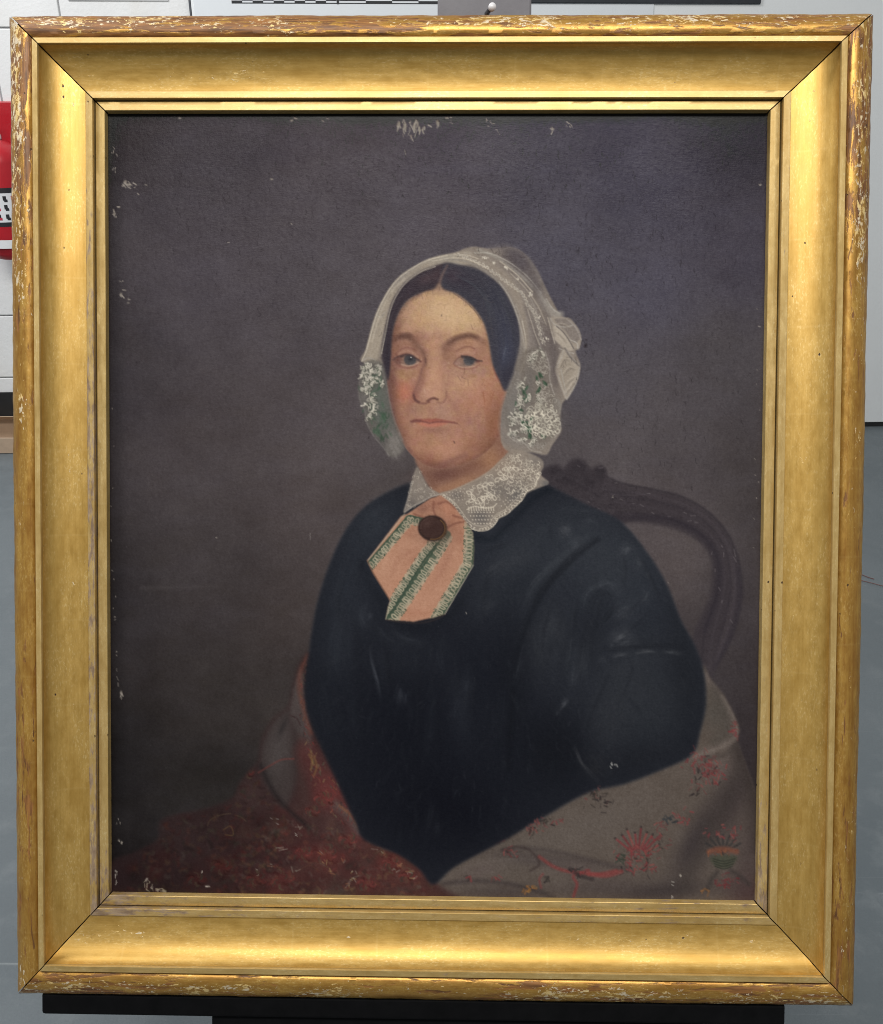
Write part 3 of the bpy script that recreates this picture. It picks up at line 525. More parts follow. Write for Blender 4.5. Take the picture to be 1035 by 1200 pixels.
    for k in range(4): c.stroke([(835 + k, 1006 + k*3), (848, 1009 + k*3), (861 - k, 1006 + k*3)], 1.2, (44, 46, 40), .7, .5)
    for q in ([(840,1022),(834,1030),(828,1042)], [(856,1020),(866,1026),(878,1036)]): c.stroke(q, 5, (54, 49, 47), .6, 2.6)
    posy(847, 1034, 14, 10, [(104,50,50),(92,44,46)], 24); posy(826, 1044, 5, 4, [(122,84,52)], 6)
    c.clip = None
    # ---- neck
    c.fill([(488,530),(497,560),(508,576),(518,584),(545,574),(575,555),(596,535),(590,500),(540,520)], (136, 100, 84), 1, 1.5)
    for x, y, rx, ry, cl, a, r in [(520,556,26,9,(104,70,62),.9,-6),(556,546,22,7,(120,82,68),.8,-22),(575,538,14,16,(160,116,86),.7,-30),(540,566,26,7,(158,116,88),.7,-22),(506,566,6,12,(120,84,70),.7,-25),(520,573,14,5,(150,108,84),.7,-10),(588,520,6,14,(128,88,72),.6,0)]:
        c.glow(x, y, rx, ry, cl, a, r)
    # ---- cap, translucent muslin behind the head
    cap = [(424,424),(429,408),(435,384),(441,366),(449,350),(458,335),(470,322),(484,313),(506,302),(533,296),(545,291),(556,289),(572,291),(585,290),(600,290),(614,297),(629,316),(641,340),(657,369),(668,373),(678,386),(681,400),(675,412),(680,428),(675,450),(662,469),(658,476),(656,497),(658,505),(647,522),(640,533),(622,530),(600,530),(588,520),(584,490),(560,420),(520,360),(470,400),(462,424)]
    c.fill(cap, (142, 130, 118), .88, 1.0)
    cC = c.full(c.polymask(cap, 1.2)); c.clip = cC
    c.A += (cC * N2 * 6)[..., None]
    band = [(447,418),(441,416),(430,412),(437,386),(446,362),(459,338),(480,318),(506,304),(533,298)]
    c.stroke([(434,422),(442,390),(455,356),(474,331),(498,314),(524,304),(548,302)], 15, (166, 153, 136), .75, 2.)
    c.stroke([(427,420),(434,392),(444,364),(458,338),(482,316),(506,304),(533,298)], 2, (158, 149, 138), .55, .9, relief=.3)
    c.stroke([(446,416),(453,386),(460,356),(474,333),(494,318),(518,309),(540,309)], 2.4, (164, 154, 140), .6, 1., relief=.3)
    c.glow(470, 322, 20, 10, (128, 120, 116), .5, -40); c.glow(520, 304, 18, 5, (152, 145, 132), .6, -8)
    c.stroke([(441,368),(446,372),(450,366)], 1.2, (166, 159, 150), .6, .6); c.stroke([(424,423),(431,419),(438,421)], 1.3, (168, 160, 152), .7, .6)
    for x, y, rx, ry, cl, a, r in [(604,306,20,11,(84,76,78),.85,38),(620,326,12,24,(100,92,90),.7,-25),(604,297,15,6,(86,79,82),.9,20),(632,400,12,40,(112,103,99),.8,-10),(645,400,9,26,(104,94,92),.8,-12),(618,385,9,40,(138,128,122),.55,-8),(622,440,14,30,(132,122,116),.5,0),(600,480,12,30,(118,111,108),.6,5),(630,480,20,26,(130,121,113),.4,0),(650,430,8,28,(100,91,89),.8,0),(612,515,22,12,(122,114,108),.6,10),(640,505,14,14,(128,119,112),.5,0)]:
        c.glow(x, y, rx, ry, cl, a, r)
    c.clip = None
    c.stroke([(560,292),(582,302),(605,318),(624,336),(641,356),(655,369)], 3.2, (148, 141, 132), .7, 1.2, relief=.5)
    c.stroke([(556,296),(575,297),(598,308),(618,324),(634,343)], 1.3, (176, 169, 158), .8, .6, relief=.5)
    c.stroke([(632,345),(640,360),(650,368),(657,368)], 7, (150, 142, 134), .7, 2)
    c.stroke([(640,350),(648,362),(656,367)], 1.2, (172, 165, 156), .7, .6)
    c.stroke([(575,290),(592,288),(606,294),(620,306),(630,322)], 5, (108, 100, 100), .45, 2.4)
    c.stroke([(618,302),(628,318),(634,332)], 4, (132, 124, 118), .5, 2)
    c.stroke([(590,300),(604,304),(612,316)], 3, (84, 76, 78), .5, 2)
    c.glow(612, 308, 14, 9, (86, 79, 84), .75, 38); c.glow(628, 332, 7, 16, (92, 85, 87), .6, -28)
    # ruffle and ribbon bow at the back of the cap
    c.fill([(644,374),(652,371),(664,373),(676,383),(681,396),(678,410),(668,404),(656,398),(648,388)], (156, 144, 131), .9, .9)
    c.fill([(650,374),(664,374),(675,383),(680,396),(672,402),(664,390),(657,383)], (126, 116, 110), .85, .9)
    c.fill([(648,382),(657,386),(666,398),(672,410),(664,410),(654,402),(648,394)], (176, 164, 149), .85, .9)
    for q, cl, ww in [([(644,372),(650,380),(662,383),(671,381)], (170,163,154), 1.1), ([(664,374),(674,383),(681,398)], (160,152,146), 1.), ([(668,398),(676,402),(677,408)], (176,169,160), 1.2), ([(652,382),(660,389),(667,399),(672,408)], (104,97,94), 1.4), ([(655,408),(664,412),(672,414)], (172,165,156), 1.2)]:
        c.stroke(q, ww, cl, .8, .6, relief=.4)
    c.fill([(658,412),(664,410),(671,420),(679,427),(679,438),(674,452),(664,468),(659,458),(652,440),(651,430)], (164, 152, 138), .95, .9)
    c.fill([(656,428),(663,416),(668,424),(673,432),(668,448),(662,458),(656,444)], (150, 138, 124), .8, 1.2)
    for q in ([(652,430),(658,418),(660,411)], [(654,440),(659,455),(664,467)], [(664,411),(672,421),(679,428)], [(679,430),(674,450),(664,468)], [(657,432),(661,450),(664,462)]): c.stroke(q, 1.2, (164, 157, 148), .75, .6, relief=.4)
    for q in ([(654,432),(660,420),(668,422)], [(658,440),(666,430),(674,432)], [(660,452),(668,444),(675,440)], [(648,386),(656,392),(664,402)], [(652,378),(662,380),(672,388)], [(660,462),(668,452),(676,440)]): c.stroke(q, 1.6, (186, 174, 158), .5, 1., fade=.3); c.stroke(np.array(q) + (1.5, 2), 1.8, (112, 102, 94), .5, 1., fade=.3)
    c.stroke([(662,408),(668,418),(678,428)], 2, (92, 85, 84), .6, .9)
    c.fill([(648,468),(655,468),(658,476),(655,486),(649,482)], (136, 129, 122), .8, 1)
    # ---- face
    face = [(515,332),(496,342),(478,352),(466,370),(459,392),(456,420),(454,445),(456,467),(461,490),(469,513),(481,531),(496,543),(515,549),(536,546),(558,537),(574,525),(585,510),(588,480),(594,458),(586,444),(578,427),(573,398),(566,375),(552,355),(535,342)]
    c.fill(face, (160, 121, 102), 1, 1.2)
    c.clip = c.full(c.polymask(face, 1.0))
    for x, y, rx, ry, cl, a, r in [(525,366,38,24,(196,168,134),.95,8),(490,372,24,18,(176,140,112),.8,-10),(545,376,22,18,(190,162,126),.8,20),(520,350,22,10,(190,158,122),.7,0),(462,385,8,26,(128,92,80),.75,8),
        (458,450,8,46,(120,84,76),.85,-3),(508,410,8,18,(180,140,114),.7,0),(473,458,11,16,(174,110,90),.8,0),(468,490,8,16,(170,120,92),.6,-14),(474,440,9,6,(166,134,100),.7,0),(470,510,9,16,(146,106,88),.6,-24),
        (545,450,26,22,(176,138,113),.8,0),(560,470,22,20,(166,122,103),.75,0),(556,500,26,20,(156,114,97),.7,-30),(580,500,9,28,(146,102,82),.8,8),(586,470,7,20,(160,112,92),.6,0),(530,478,14,10,(166,126,108),.6,0),(508,482,20,6,(160,122,104),.6,0),
        (508,448,12,24,(176,136,113),.85,0),(506,458,9,8,(182,142,120),.7,0),(494,440,4,22,(140,98,84),.75,6),(486,462,5,8,(138,92,78),.6,0),(516,440,4,20,(164,122,102),.5,0),
        (512,528,24,12,(168,126,106),.85,-8),(505,515,14,9,(160,122,92),.65,0),(508,504,18,4,(146,102,86),.7,0),(540,510,20,14,(164,120,101),.6,-10),(490,520,14,12,(156,114,95),.6,20),
        (500,543,24,7,(126,84,72),.85,14),(545,541,26,6,(122,84,72),.85,-20),(575,522,16,7,(116,80,68),.9,-42),(524,547,22,5,(112,76,68),.85,0),(480,404,16,9,(160,118,102),.7,-5),(548,402,18,8,(170,126,108),.6,-4),(474,412,12,5,(172,130,112),.6,0),(550,412,12,4,(184,140,120),.6,0),(578,440,6,18,(176,126,100),.5,-12)]:
        c.glow(x, y, rx, ry, cl, a, r)
    ns = fnoise(h, w, 14, 3, 11); n2_ = fnoise(h, w, 10, 3, 12); n3_ = fnoise(h, w, 30, 2, 13)
    c.A += c.clip[..., None] * (np.stack([ns * 8 + n3_ * 4, ns * 8 + n2_ * 4, ns * 6 - n2_ * 5 - n3_ * 4], -1))
    for _ in range(420):
        x, y = rng.uniform(458, 586), rng.uniform(345, 540); t = np.arctan2(y - 450, x - 515) + 1.57 + rng.normal(0, .4); l = rng.uniform(3, 9); a_ = c.A[int((y - PY0)*SS), int((x - PX0)*SS)] * rng.uniform(.93, 1.06)
        c.stroke([(x, y), (x + l*np.cos(t), y + l*np.sin(t))], rng.uniform(1.5, 4), a_, .4, 1.2, fade=.3)
    # retouched strip on the cheek
    c.fill([(565,458),(579,458.5),(577,471),(574,486),(568,486),(566.5,472)], (150, 102, 80), .5, 1.1, False); c.fill([(569,484),(577,480),(582,510),(570,512)], (146, 102, 80), .5, 2, False)
    c.stroke([(566,459),(568,474)], .8, (128, 76, 56), .6, .5); c.stroke([(579,459),(575,470)], .8, (128, 76, 56), .5, .5)
    for x, y, rx, ry, cl, a, r in [(477,418,20,12,(138,98,82),.45,0),(548,416,22,11,(148,106,88),.4,0),(474,458,12,16,(184,114,90),.22,0),(560,468,20,16,(180,124,98),.4,0),(515,522,34,18,(176,126,100),.4,0),(520,364,40,20,(200,168,126),.45,0),(508,440,9,26,(190,146,116),.4,0)]: c.glow(x, y, rx, ry, cl, a, r)
    # brows and sockets
    S = c.stroke
    S([(459,400),(464,396.6),(471,394.6),(478,394.4),(484,398.5)], 7.4, (108, 78, 71), .75, 2.8)
    S([(461,398),(467,394.8),(474,393),(481,393.6)], 5., (90, 65, 58), .7, 2.4)
    S([(478,393.6),(484,398.6),(488.5,404),(493.2,409),(496.6,415),(498.4,422),(498.4,427)], 6., (98, 70, 61), .7, 2.6, w1=2.4)
    c.glow(489, 396, 8, 6, (134, 96, 80), .65, 35); c.glow(486, 406, 6, 8, (128, 94, 80), .6, -35); c.glow(474, 402, 10, 3.4, (160, 122, 100), .5, -6); c.glow(466, 406, 7, 6, (134, 98, 82), .55)
    S([(522.8,407),(529.8,400),(539.6,395.4),(550.3,393.2),(558.5,396),(567,401.6)], 8.6, (118, 86, 75), .75, 3., w1=5.)
    S([(526,402),(533,397.6),(541,394.6),(550,393),(558,395.4)], 4.8, (94, 68, 60), .68, 2.4)
    c.glow(521.6, 414, 4, 11, (132, 96, 80), .6); c.glow(548, 400.6, 12, 3.4, (168, 128, 104), .5, -4); c.glow(528, 409, 6, 7, (142, 104, 86), .55); c.glow(564, 408, 6, 7, (150, 110, 90), .5)
    # eyes
    for scl in ([(461,421),(466,417.6),(477,415),(485,417),(492.4,423),(486,427),(477.5,428.8),(469.5,427),(464,425.5)], [(531.6,426),(535,421),(540,418),(548,417.8),(559.5,422.4),(556,428),(549,430),(540,430)]): c.fill(scl, (136, 112, 100), .9, 1.)
    c.glow(477, 418, 18, 9, (128, 90, 76), .35); c.glow(548, 420, 18, 8, (136, 98, 82), .3)
    c.fill([(461,421),(465.5,417.9),(471,416.4),(470,421),(470,427),(464,426)], (112, 78, 73), .85, 1.3)
    keep = c.clip
    c.clip = keep * c.full(c.polymask([(461,421),(466,417.2),(477,414.4),(485,416.6),(492.4,423),(486,427.4),(477.5,429),(469.5,427.4)], .6))
    c.fill([(480.9 + 7.3*np.cos(t), 421.4 + 6.6*np.sin(t)) for t in np.linspace(0, 6.28, 16)[:-1]], (70, 69, 73), .95, .8); c.glow(480, 425, 5, 2.4, (88, 85, 86), .7); c.glow(481, 420.3, 3.2, 3., (52, 52, 58), .95); S([(470,417.5),(477,415.6),(484,417.4),(490,421.4)], 2.6, (62, 54, 56), .7, 1.2)
    c.clip = keep * c.full(c.polymask([(531.6,426),(535,421),(540,418),(548,417.2),(559.5,422),(556,428),(549,430),(540,430)], .6))
    c.fill([(549.9 + 6.7*np.cos(t), 422.2 + 5.8*np.sin(t)) for t in np.linspace(0, 6.28, 16)[:-1]], (72, 72, 77), .95, .8); c.glow(548, 426.4, 5, 2., (94, 92, 93), .7); c.glow(551, 421.6, 3.2, 2.6, (60, 62, 68), .85); S([(542,418.4),(548,418.6),(554,420.4),(559,423)], 2.6, (58, 56, 60), .75, 1.2); c.glow(536, 425.5, 3, 2.4, (168, 128, 118), .6)
    c.clip = keep
    c.dab(481.6, 418.6, 1.5, (204, 202, 200), .95, .3)
    S([(460.5,421.4),(465.5,417.9),(472.3,415.6),(477,414.8),(482.4,416.2),(487.2,419.2),(492,422.8)], 2.1, (82, 60, 60), .85, 1., w1=1.2)
    S([(464.4,415),(468.2,410.6),(474.3,407.6),(482.4,407.8),(488,411)], 2.4, (128, 88, 80), .75, 1.2, w1=1.)
    S([(467,414.4),(474,411.2),(482,412.4),(489,418)], 2.6, (172, 136, 118), .6, 1.5)
    S([(470.3,426.7),(477.7,428.4),(484.5,427.4),(490,425)], 1.4, (180, 150, 133), .7, .8); S([(465,426.6),(472.3,430.4),(477.7,431),(484.5,429.8),(489,427.6)], 1.4, (126, 84, 76), .75, .9)
    c.dab(492.8, 423.4, 2.2, (100, 62, 60), .7); c.dab(493.6, 421.2, 1.5, (184, 154, 138), .6); S([(494,432.4),(493.6,437)], 1.1, (98, 70, 66), .7, .7); S([(498.4,420),(498.6,425)], 1.4, (94, 66, 64), .7, .9); c.glow(470, 436.5, 8, 4, (158, 122, 88), .6)
    S([(531.4,426.4),(534.7,421.2),(539.6,418),(542,417.4)], 1.2, (120, 82, 74), .75, .8); S([(541,417.2),(547.8,417.6),(553.6,419.4),(559.3,422.2),(564.6,422.8)], 2.2, (64, 54, 56), .85, .9, w1=1.4); c.glow(560, 423.4, 2.6, 1.6, (104, 64, 62), .7)
    S([(535,411),(542,407.2),(549.5,405.9),(556,408.4)], 1.6, (126, 88, 78), .75, 1.); S([(537,415),(545,412.4),(555,414.4)], 2.6, (180, 142, 122), .55, 1.6)
    S([(537,429.4),(546,430.4),(555,428.8)], 1.4, (186, 152, 134), .6, .8); S([(532.6,428),(540.5,431.7),(547.8,432.2),(555.2,430.9),(561.4,427.4)], 1.4, (132, 90, 80), .7, .9); S([(535,434.5),(545,437.5),(556,436)], 2.4, (154, 114, 98), .4, 1.8)
    c.dab(525.7, 425.2, 2.6, (188, 156, 140), .5, .3); S([(544.6,431),(544.4,436.5)], .8, (104, 76, 68), .5, .5)
    # nose
    c.glow(494, 440, 3.6, 14, (140, 102, 90), .6, 10); c.glow(489, 458, 4, 8, (140, 100, 88), .6, 14); c.glow(521, 452, 4, 12, (158, 118, 102), .5, -8)
    S([(497,428),(493.5,434),(491,445),(487,455),(484.5,462)], 2.2, (126, 90, 82), .6, 1.6)
    S([(484.6,461),(485,466),(488,470),(492.5,472),(498,472.6),(502,471)], 2., (112, 74, 69), .8, 1.3); S([(484.8,463.5),(486.4,468),(490.4,470.8)], 2.8, (88, 58, 57), .75, 1.2)
    S([(501,469.6),(504.4,467.4),(508,466.4),(512.6,467.8)], 2.6, (86, 56, 54), .85, 1.1); c.glow(503, 470, 4, 2, (126, 86, 78), .5); S([(512,471.4),(517,472),(521,469.4),(523,464),(523,459)], 1.7, (128, 90, 81), .65, 1.3)
    c.glow(498, 461, 5, 6, (182, 142, 122), .55); c.glow(508, 470.6, 3, 1.2, (172, 134, 118), .6); c.glow(510, 455, 7, 9, (168, 126, 110), .4); S([(497,456),(497.6,459)], 1.2, (196, 164, 144), .5, .7)
    c.glow(489, 478, 9, 6, (142, 110, 96), .5); c.glow(504, 480, 2.4, 6, (152, 112, 98), .5); c.glow(516, 482, 9, 7, (164, 130, 114), .5); S([(525,464),(531,474),(537,486)], 3.4, (152, 112, 98), .4, 2.6); S([(482,466),(478,478),(477,490)], 3.4, (150, 106, 90), .45, 2.6)
    # mouth
    c.fill([(483,493.4),(488,491),(496,491),(502,490.2),(506,491.2),(511,490.2),(519,491.6),(528,493.4),(534,495),(520,495.6),(506,496),(494,494.6)], (142, 82, 72), .8, 1.2); c.glow(506, 492.8, 7, 1.6, (160, 94, 82), .6)
    c.fill([(488,494.6),(496,494.8),(506,496),(517,494.8),(526,495.2),(518,498.6),(507,500.6),(496,499)], (178, 108, 90), .8, 1.5); c.glow(507, 497.4, 9, 1.8, (180, 118, 103), .5)
    S([(482,494),(486,492.6),(491.5,493)], 3., (106, 70, 68), .7, 1.4); S([(482,494),(491,493.2),(499,494.6),(504,495.6),(510,494.3),(521,494.2),(529,494.8),(535,495.8)], 1.6, (112, 70, 67), .75, 1.1); S([(533,495.4),(537,496.8),(539.8,499.4)], 1.2, (122, 84, 76), .6, 1., w1=.6)
    c.glow(508, 504, 16, 3.2, (144, 106, 92), .6); c.glow(481, 498, 3, 3, (148, 108, 94), .5); c.glow(502, 517, 7, 9, (152, 116, 92), .55)
    # chin
    S([(478,527),(490,538.6),(503,544),(516,543.6),(530,539),(546,533)], 4.4, (116, 82, 75), .6, 2.8); S([(534,549),(545,544),(556,538),(572,527),(585,512)], 3.6, (108, 76, 69), .65, 2.4); c.glow(500, 549, 24, 4, (108, 74, 69), .75, 6); c.glow(530, 545, 12, 4, (140, 104, 90), .5, -22)
    c.glow(468, 516, 4, 8, (112, 82, 76), .6, -30); c.dab(471, 519.4, 2.2, (74, 58, 56), .5)
    for x, y, rx, ry, cl, a, r in [(458,462,9,60,(104,72,62),.6,-6),(466,505,9,26,(110,76,64),.55,-25),(580,490,9,36,(128,86,66),.55,8),(560,522,22,12,(126,86,68),.5,-38),(500,536,22,8,(130,88,72),.45,10),(462,385,7,30,(116,82,68),.5,6),(574,410,5,30,(150,112,86),.5,-8),(527,368,26,14,(204,174,142),.4,5),(514,446,5,18,(192,150,120),.35,0),(545,450,14,10,(190,150,120),.35,0),(520,526,13,7,(186,140,114),.35,0),(545,482,12,14,(150,106,86),.3,20)]: c.glow(x, y, rx, ry, cl, a, r)
    for q, ww, cl, a, sf in [([(524,464),(530,474),(537,485),(541,495)],4,(144,104,86),.35,2.8),([(483,467),(479,478),(476,491)],4,(144,102,86),.35,2.8),([(466,433),(474,438.5),(484,438),(492,433)],3,(142,102,82),.5,2.2),([(534,436),(543,441),(554,440),(563,434)],3,(146,106,86),.5,2.2),([(541,497),(544,506),(543,514)],3.4,(142,102,82),.4,2.4),([(477,496),(476,505),(479,513)],3.4,(138,98,80),.4,2.4),([(560,506),(552,518),(540,528)],5,(146,104,84),.4,3),([(566,440),(572,452),(576,468)],5,(168,120,92),.35,3),([(466,404),(474,402),(484,405)],2,(128,92,76),.4,1.6),([(536,404),(546,401.6),(558,404)],2,(136,98,80),.4,1.6)]: c.stroke(q, ww, cl, a, sf, fade=.3)
    c.A *= 1 - c.clip[..., None] * np.array([-.02, .0, .015], np.float32)
    # jaw and cheek contours
    c.stroke([(462,492),(469,512),(480,529)], 4, (120, 84, 76), .6, 2.6); c.stroke([(455,446),(457,468),(462,490)], 4, (112, 78, 76), .7, 2.4)
    c.stroke([(590,452),(582,440),(579,430)], 2, (150, 78, 64), .7, 1.3); pass
    c.stroke([(532,517),(532.4,519)], 1.1, (74, 52, 50), .85, .6)
    c.clip = None
    # ---- hair, parted in the middle
    hl = [(514,336),(496,342.5),(477,352.5),(466,370),(460,393),(458,420),(455,446),(450,430),(447,415),(451,386),(459,355),(473,333),(493,318),(516,309.5),(524,310)]
    hr = [(520,309.5),(540,310.5),(562,316),(586,334),(600,357),(609,381),(610,410),(604,436),(593,458.5),(585,445),(577.5,427),(572.5,398),(567,379),(555,361),(536,345),(516,336)]
    c.fill(hl, (60, 53, 59), 1, 1.4); c.fill(hr, (64, 62, 70), 1, 1.4)
    c.clip = np.maximum(c.full(c.polymask(hl, 1.)), c.full(c.polymask(hr, 1.)))
    for x, y, rx, ry, cl, a, r in [(500,326,12,6,(82,66,70),.7,-25),(480,340,10,6,(66,56,64),.6,-40),(512,322,5,10,(74,58,62),.6,15),(545,330,18,10,(56,50,60),.7,20),(530,322,10,10,(70,58,66),.6,20),(590,385,12,34,(62,63,78),.8,-10),(578,350,14,16,(58,58,70),.7,35),(592,418,8,20,(66,69,86),.6,10),(566,345,10,8,(58,56,64),.5,40),(596,440,8,14,(52,50,60),.7,0),(455,420,4,26,(54,49,57),.7,0)]:
        c.glow(x, y, rx, ry, cl, a, r)
    for i in range(150):
        k = rng.uniform(.05, .95); v = rng.uniform(-9, 11)
        top = lerp_poly([(518,318),(540,314),(562,318),(584,334)], k); bot = lerp_poly([(574,402),(580,428),(592,452),(606,428),(609,400)], k)
        m = (top + bot) / 2 + np.array((14, -16)) * (1.2 - k); q = crom([top, m, bot], False, 10); a0 = int(rng.uniform(0, 12)); q = q[a0:a0 + 8]
        if len(q) > 3: c.stroke(q, rng.uniform(.6, 1.6), (64 + v, 64 + v, 72 + v), .3, .6, smooth=False, fade=.35)
    for i in range(70):
        k = rng.uniform(.05, .95); v = rng.uniform(-8, 12); q = crom([(514, 312 + 22*k), (490 - 14*(1-k), 322 + 20*k), (466 - 8*(1-k), 352 + 18*k), (455, 395), (453, 435)], False, 8); a0 = int(rng.uniform(0, 22)); q = q[a0:a0 + 10]
        if len(q) > 3: c.stroke(q, rng.uniform(.6, 1.5), (60 + v, 52 + v, 58 + v), .35, .6, smooth=False, fade=.35)
    c.stroke([(594,402),(591,412),(590,424)], 2, (98, 102, 116), .5, 1.2, fade=.3)
    c.clip = None
    c.stroke([(524,311),(519,320),(516,328),(514,338)], 1.6, (122, 98, 90), .65, 1.5, w1=4)
    c.fill([(507,341),(514,332),(521,340),(530,345),(500,346)], (158, 128, 104), .5, 2)
    c.stroke([(532,344),(545,353),(556,364),(563,374)], .8, (92, 76, 70), .6, .5); c.stroke([(470,366),(477,355),(492,345)], 3, (96, 74, 70), .4, 2)
    for i in range(26):                                    # loose hairs at the hairline
        k = i / 25; p = lerp_poly([(478,354),(496,344),(514,338),(536,346),(556,363),(568,382)], k)
        c.stroke([p + (0, -3), p + rng.normal(0, 1.5, 2) + (0, 2)], .8, (96, 76, 70), .35, .6)
    # ---- cap edge over the hair, with its lace
    c.stroke([(540,300),(556,303),(578,314),(596,330),(607,352),(613,378),(614,405),(608,432)], 9, (144, 132, 120), .85, 2)
    c.stroke([(520,303),(545,306),(566,316),(586,332),(600,354),(609,380),(611,408),(605,436),(596,458)], 2.6, (140, 132, 124), .7, 1.1, relief=.4)
    c.stroke([(585,330),(598,350),(608,376),(614,402),(614,420)], 1.2, (166, 158, 148), .7, .6, relief=.4)
    c.stroke([(611,408),(606,436),(597,458),(590,480),(588,502),(594,518)], 6, (120, 112, 107), .6, 3)
    sc = crom([(538,298),(553,304),(566,311),(580,320),(592,329),(604,337),(613,346),(618,357),(626,366),(630,378),(633,392),(639,405)], False, 12)
    for i in range(0, len(sc) - 4, 4):
        x, y = sc[i]; c.curl(x, y, 2., (200, 190, 172), .8, .9, rng.uniform(0, 6), 4)
        c.dab(x + rng.normal(4, 1.5), y + rng.normal(-1, 1.5), rng.uniform(1, 1.6), (160, 152, 142), .6, .4)
    c.stroke(sc[:70:3], 1., (168, 160, 150), .65, .5, relief=.4); c.stroke(sc[60::3], 1.3, (158, 150, 140), .7, .6, relief=.4)
    for x, y in [(567,302),(570,301),(579,308),(592,313),(594,314),(607,326),(621,345),(623,344),(632,372),(641,397)]:
        for _ in range(4): c.dab(x + rng.normal(0, 1.2), y + rng.normal(0, 1.2), rng.uniform(1, 2), (212, 203, 186), .85, .6)
    for q in ([(545,297),(552,296)], [(536,299),(542,298)], [(622,350),(628,363),(631,376),(637,392)], [(604,356),(612,376),(615,392)], [(612,346),(622,362),(629,382)], [(634,350),(642,366),(646,384)], [(630,395),(634,410),(637,425)]): c.stroke(q, 1., (154, 146, 137), .6, .6)
    for q in ([(616,360),(624,384),(630,404)], [(626,340),(640,366),(648,392)], [(646,395),(650,420),(652,450)]): c.stroke(q, 4, (94, 85, 83), .4, 2.4)
    for q, ww, a in [([(424,423),(430,408),(437,382),(443,364),(452,346),(464,329),(480,316),(500,305),(524,299)],1.1,.75), ([(447,414),(452,388),(459,358),(472,335),(490,320),(510,312)],1.2,.6), ([(436,400),(444,372),(456,346),(474,326)],2.2,.3), ([(506,306),(530,302),(552,305),(572,315)],1.2,.6), ([(532,298),(548,299),(560,303)],1.2,.6), ([(612,376),(616,400),(614,424),(606,446)],1.1,.5), ([(618,362),(626,388),(632,404)],1.,.5), ([(598,320),(616,338),(630,358),(640,380)],1.,.45), ([(586,306),(606,322),(624,342)],1.4,.6), ([(642,372),(646,388),(650,402)],1.2,.55)]:
        c.stroke(q, ww, (206, 194, 174), a, .6, relief=.4)
    for _ in range(60):
        k = rng.uniform(0, 1); p = lerp_poly([(433,412),(442,380),(456,350),(474,328),(498,312),(524,304)], k) + rng.normal(0, 2.6, 2); d_ = lerp_poly([(433,412),(442,380),(456,350),(474,328),(498,312),(524,304)], min(1, k + .04)) - lerp_poly([(433,412),(442,380),(456,350),(474,328),(498,312),(524,304)], max(0, k - .04)); d_ = d_ / (np.hypot(*d_) + 1e-6) * rng.uniform(4, 12)
        c.stroke([p, p + d_], rng.uniform(.8, 2), np.array((140, 130, 120)) * rng.uniform(.85, 1.15), .35, .8, fade=.3)
    # ---- flowers and lappets of the cap
    def floret(x, y, r, b=1.):
        c.glow(x + .6, y + .8, r * .9, r * .9, (84, 84, 76), .5)
        r *= 1.15
        for k in range(rng.integers(6, 10)):
            t = rng.uniform(0, 6.28); l = r * rng.uniform(.5, 1.1); o = rng.normal(0, r * .45, 2); cl = np.array((204, 196, 180)) * rng.uniform(.7, 1.06) * b
            c.stroke([(x + o[0], y + o[1]), (x + o[0] + l*.5*np.cos(t), y + o[1] + l*.5*np.sin(t) - .3), (x + o[0] + l*np.cos(t + .4), y + o[1] + l*np.sin(t + .4))], r*rng.uniform(.2, .5), cl, .85, .45, relief=.8, n=3)
        for k in range(2): c.dab(x + rng.normal(0, r*.5), y + rng.normal(0, r*.5), r*.35, (78, 82, 70), .6)
    leafc = [(54,72,56),(62,84,66),(78,98,80)]
    def leaf(x, y, l, t, a=.75):
        c.stroke([(x, y), (x + l*.5*np.cos(t), y + l*.5*np.sin(t)), (x + l*np.cos(t), y + l*np.sin(t))], 1., leafc[rng.integers(0, 3)], a, .8, mid=l*.42)
    lapL = [(428,424),(446,424),(452,440),(456,470),(462,492),(470,512),(474,526),(464,535),(456,534),(448,522),(438,510),(430,496),(427,480),(421,466),(421,446)]
    c.fill(lapL, (102, 97, 91), .85, 1.6)
    c.glow(445, 465, 8, 24, (94, 100, 92), .7, -10); c.glow(448, 492, 10, 16, (86, 94, 86), .7, -15); c.glow(462, 520, 8, 16, (126, 119, 114), .7, -15); c.glow(448, 515, 6, 10, (84, 80, 80), .5, -15); c.glow(426, 470, 5, 14, (108, 103, 100), .5)
    for _ in range(34): leaf(rng.normal(440 + 0, 6), rng.uniform(432, 510), rng.uniform(4, 9), rng.uniform(.3, 2.4), .55)
    for _ in range(22): leaf(rng.normal(449, 4), rng.uniform(478, 512), rng.uniform(4, 8), rng.uniform(.6, 2.2), .5)
    for x, y, r in [(426,431,4),(431,429,4),(428,437,3.5),(434,434,3.5),(441,431,4),(445,436,3.5),(428,444,4),(433,446,4.2),(438,449,4),(427,455,4),(430,459,3.4),(434,452,3.5),(447,449,3.6),(440,443,3),(437,470,4),(435,466,3),(430,475,4),(438,481,4),(436,485,3),(431,490,3.4),(444,431,3),(424,440,3)]: floret(x, y, r, .98)
    for q in ([(421,448),(421,466),(427,480),(430,496),(438,511),(449,524),(456,534)], [(446,428),(452,448),(457,472),(463,494),(472,516)]): c.stroke(q, 1.2, (128, 122, 118), .5, .8)
    for _ in range(14): c.stroke([(x := rng.uniform(452, 468), y := rng.uniform(505, 530)), (x + 2, y + rng.uniform(4, 9))], 1.8, (134, 127, 122), .3, 1.2)
    lapR = [(612,412),(634,410),(642,430),(648,455),(654,476),(657,496),(655,506),(646,514),(636,524),(620,522),(606,515),(596,505),(590,490),(592,470),(600,446)]
    c.fill(lapR, (114, 105, 97), .7, 3)
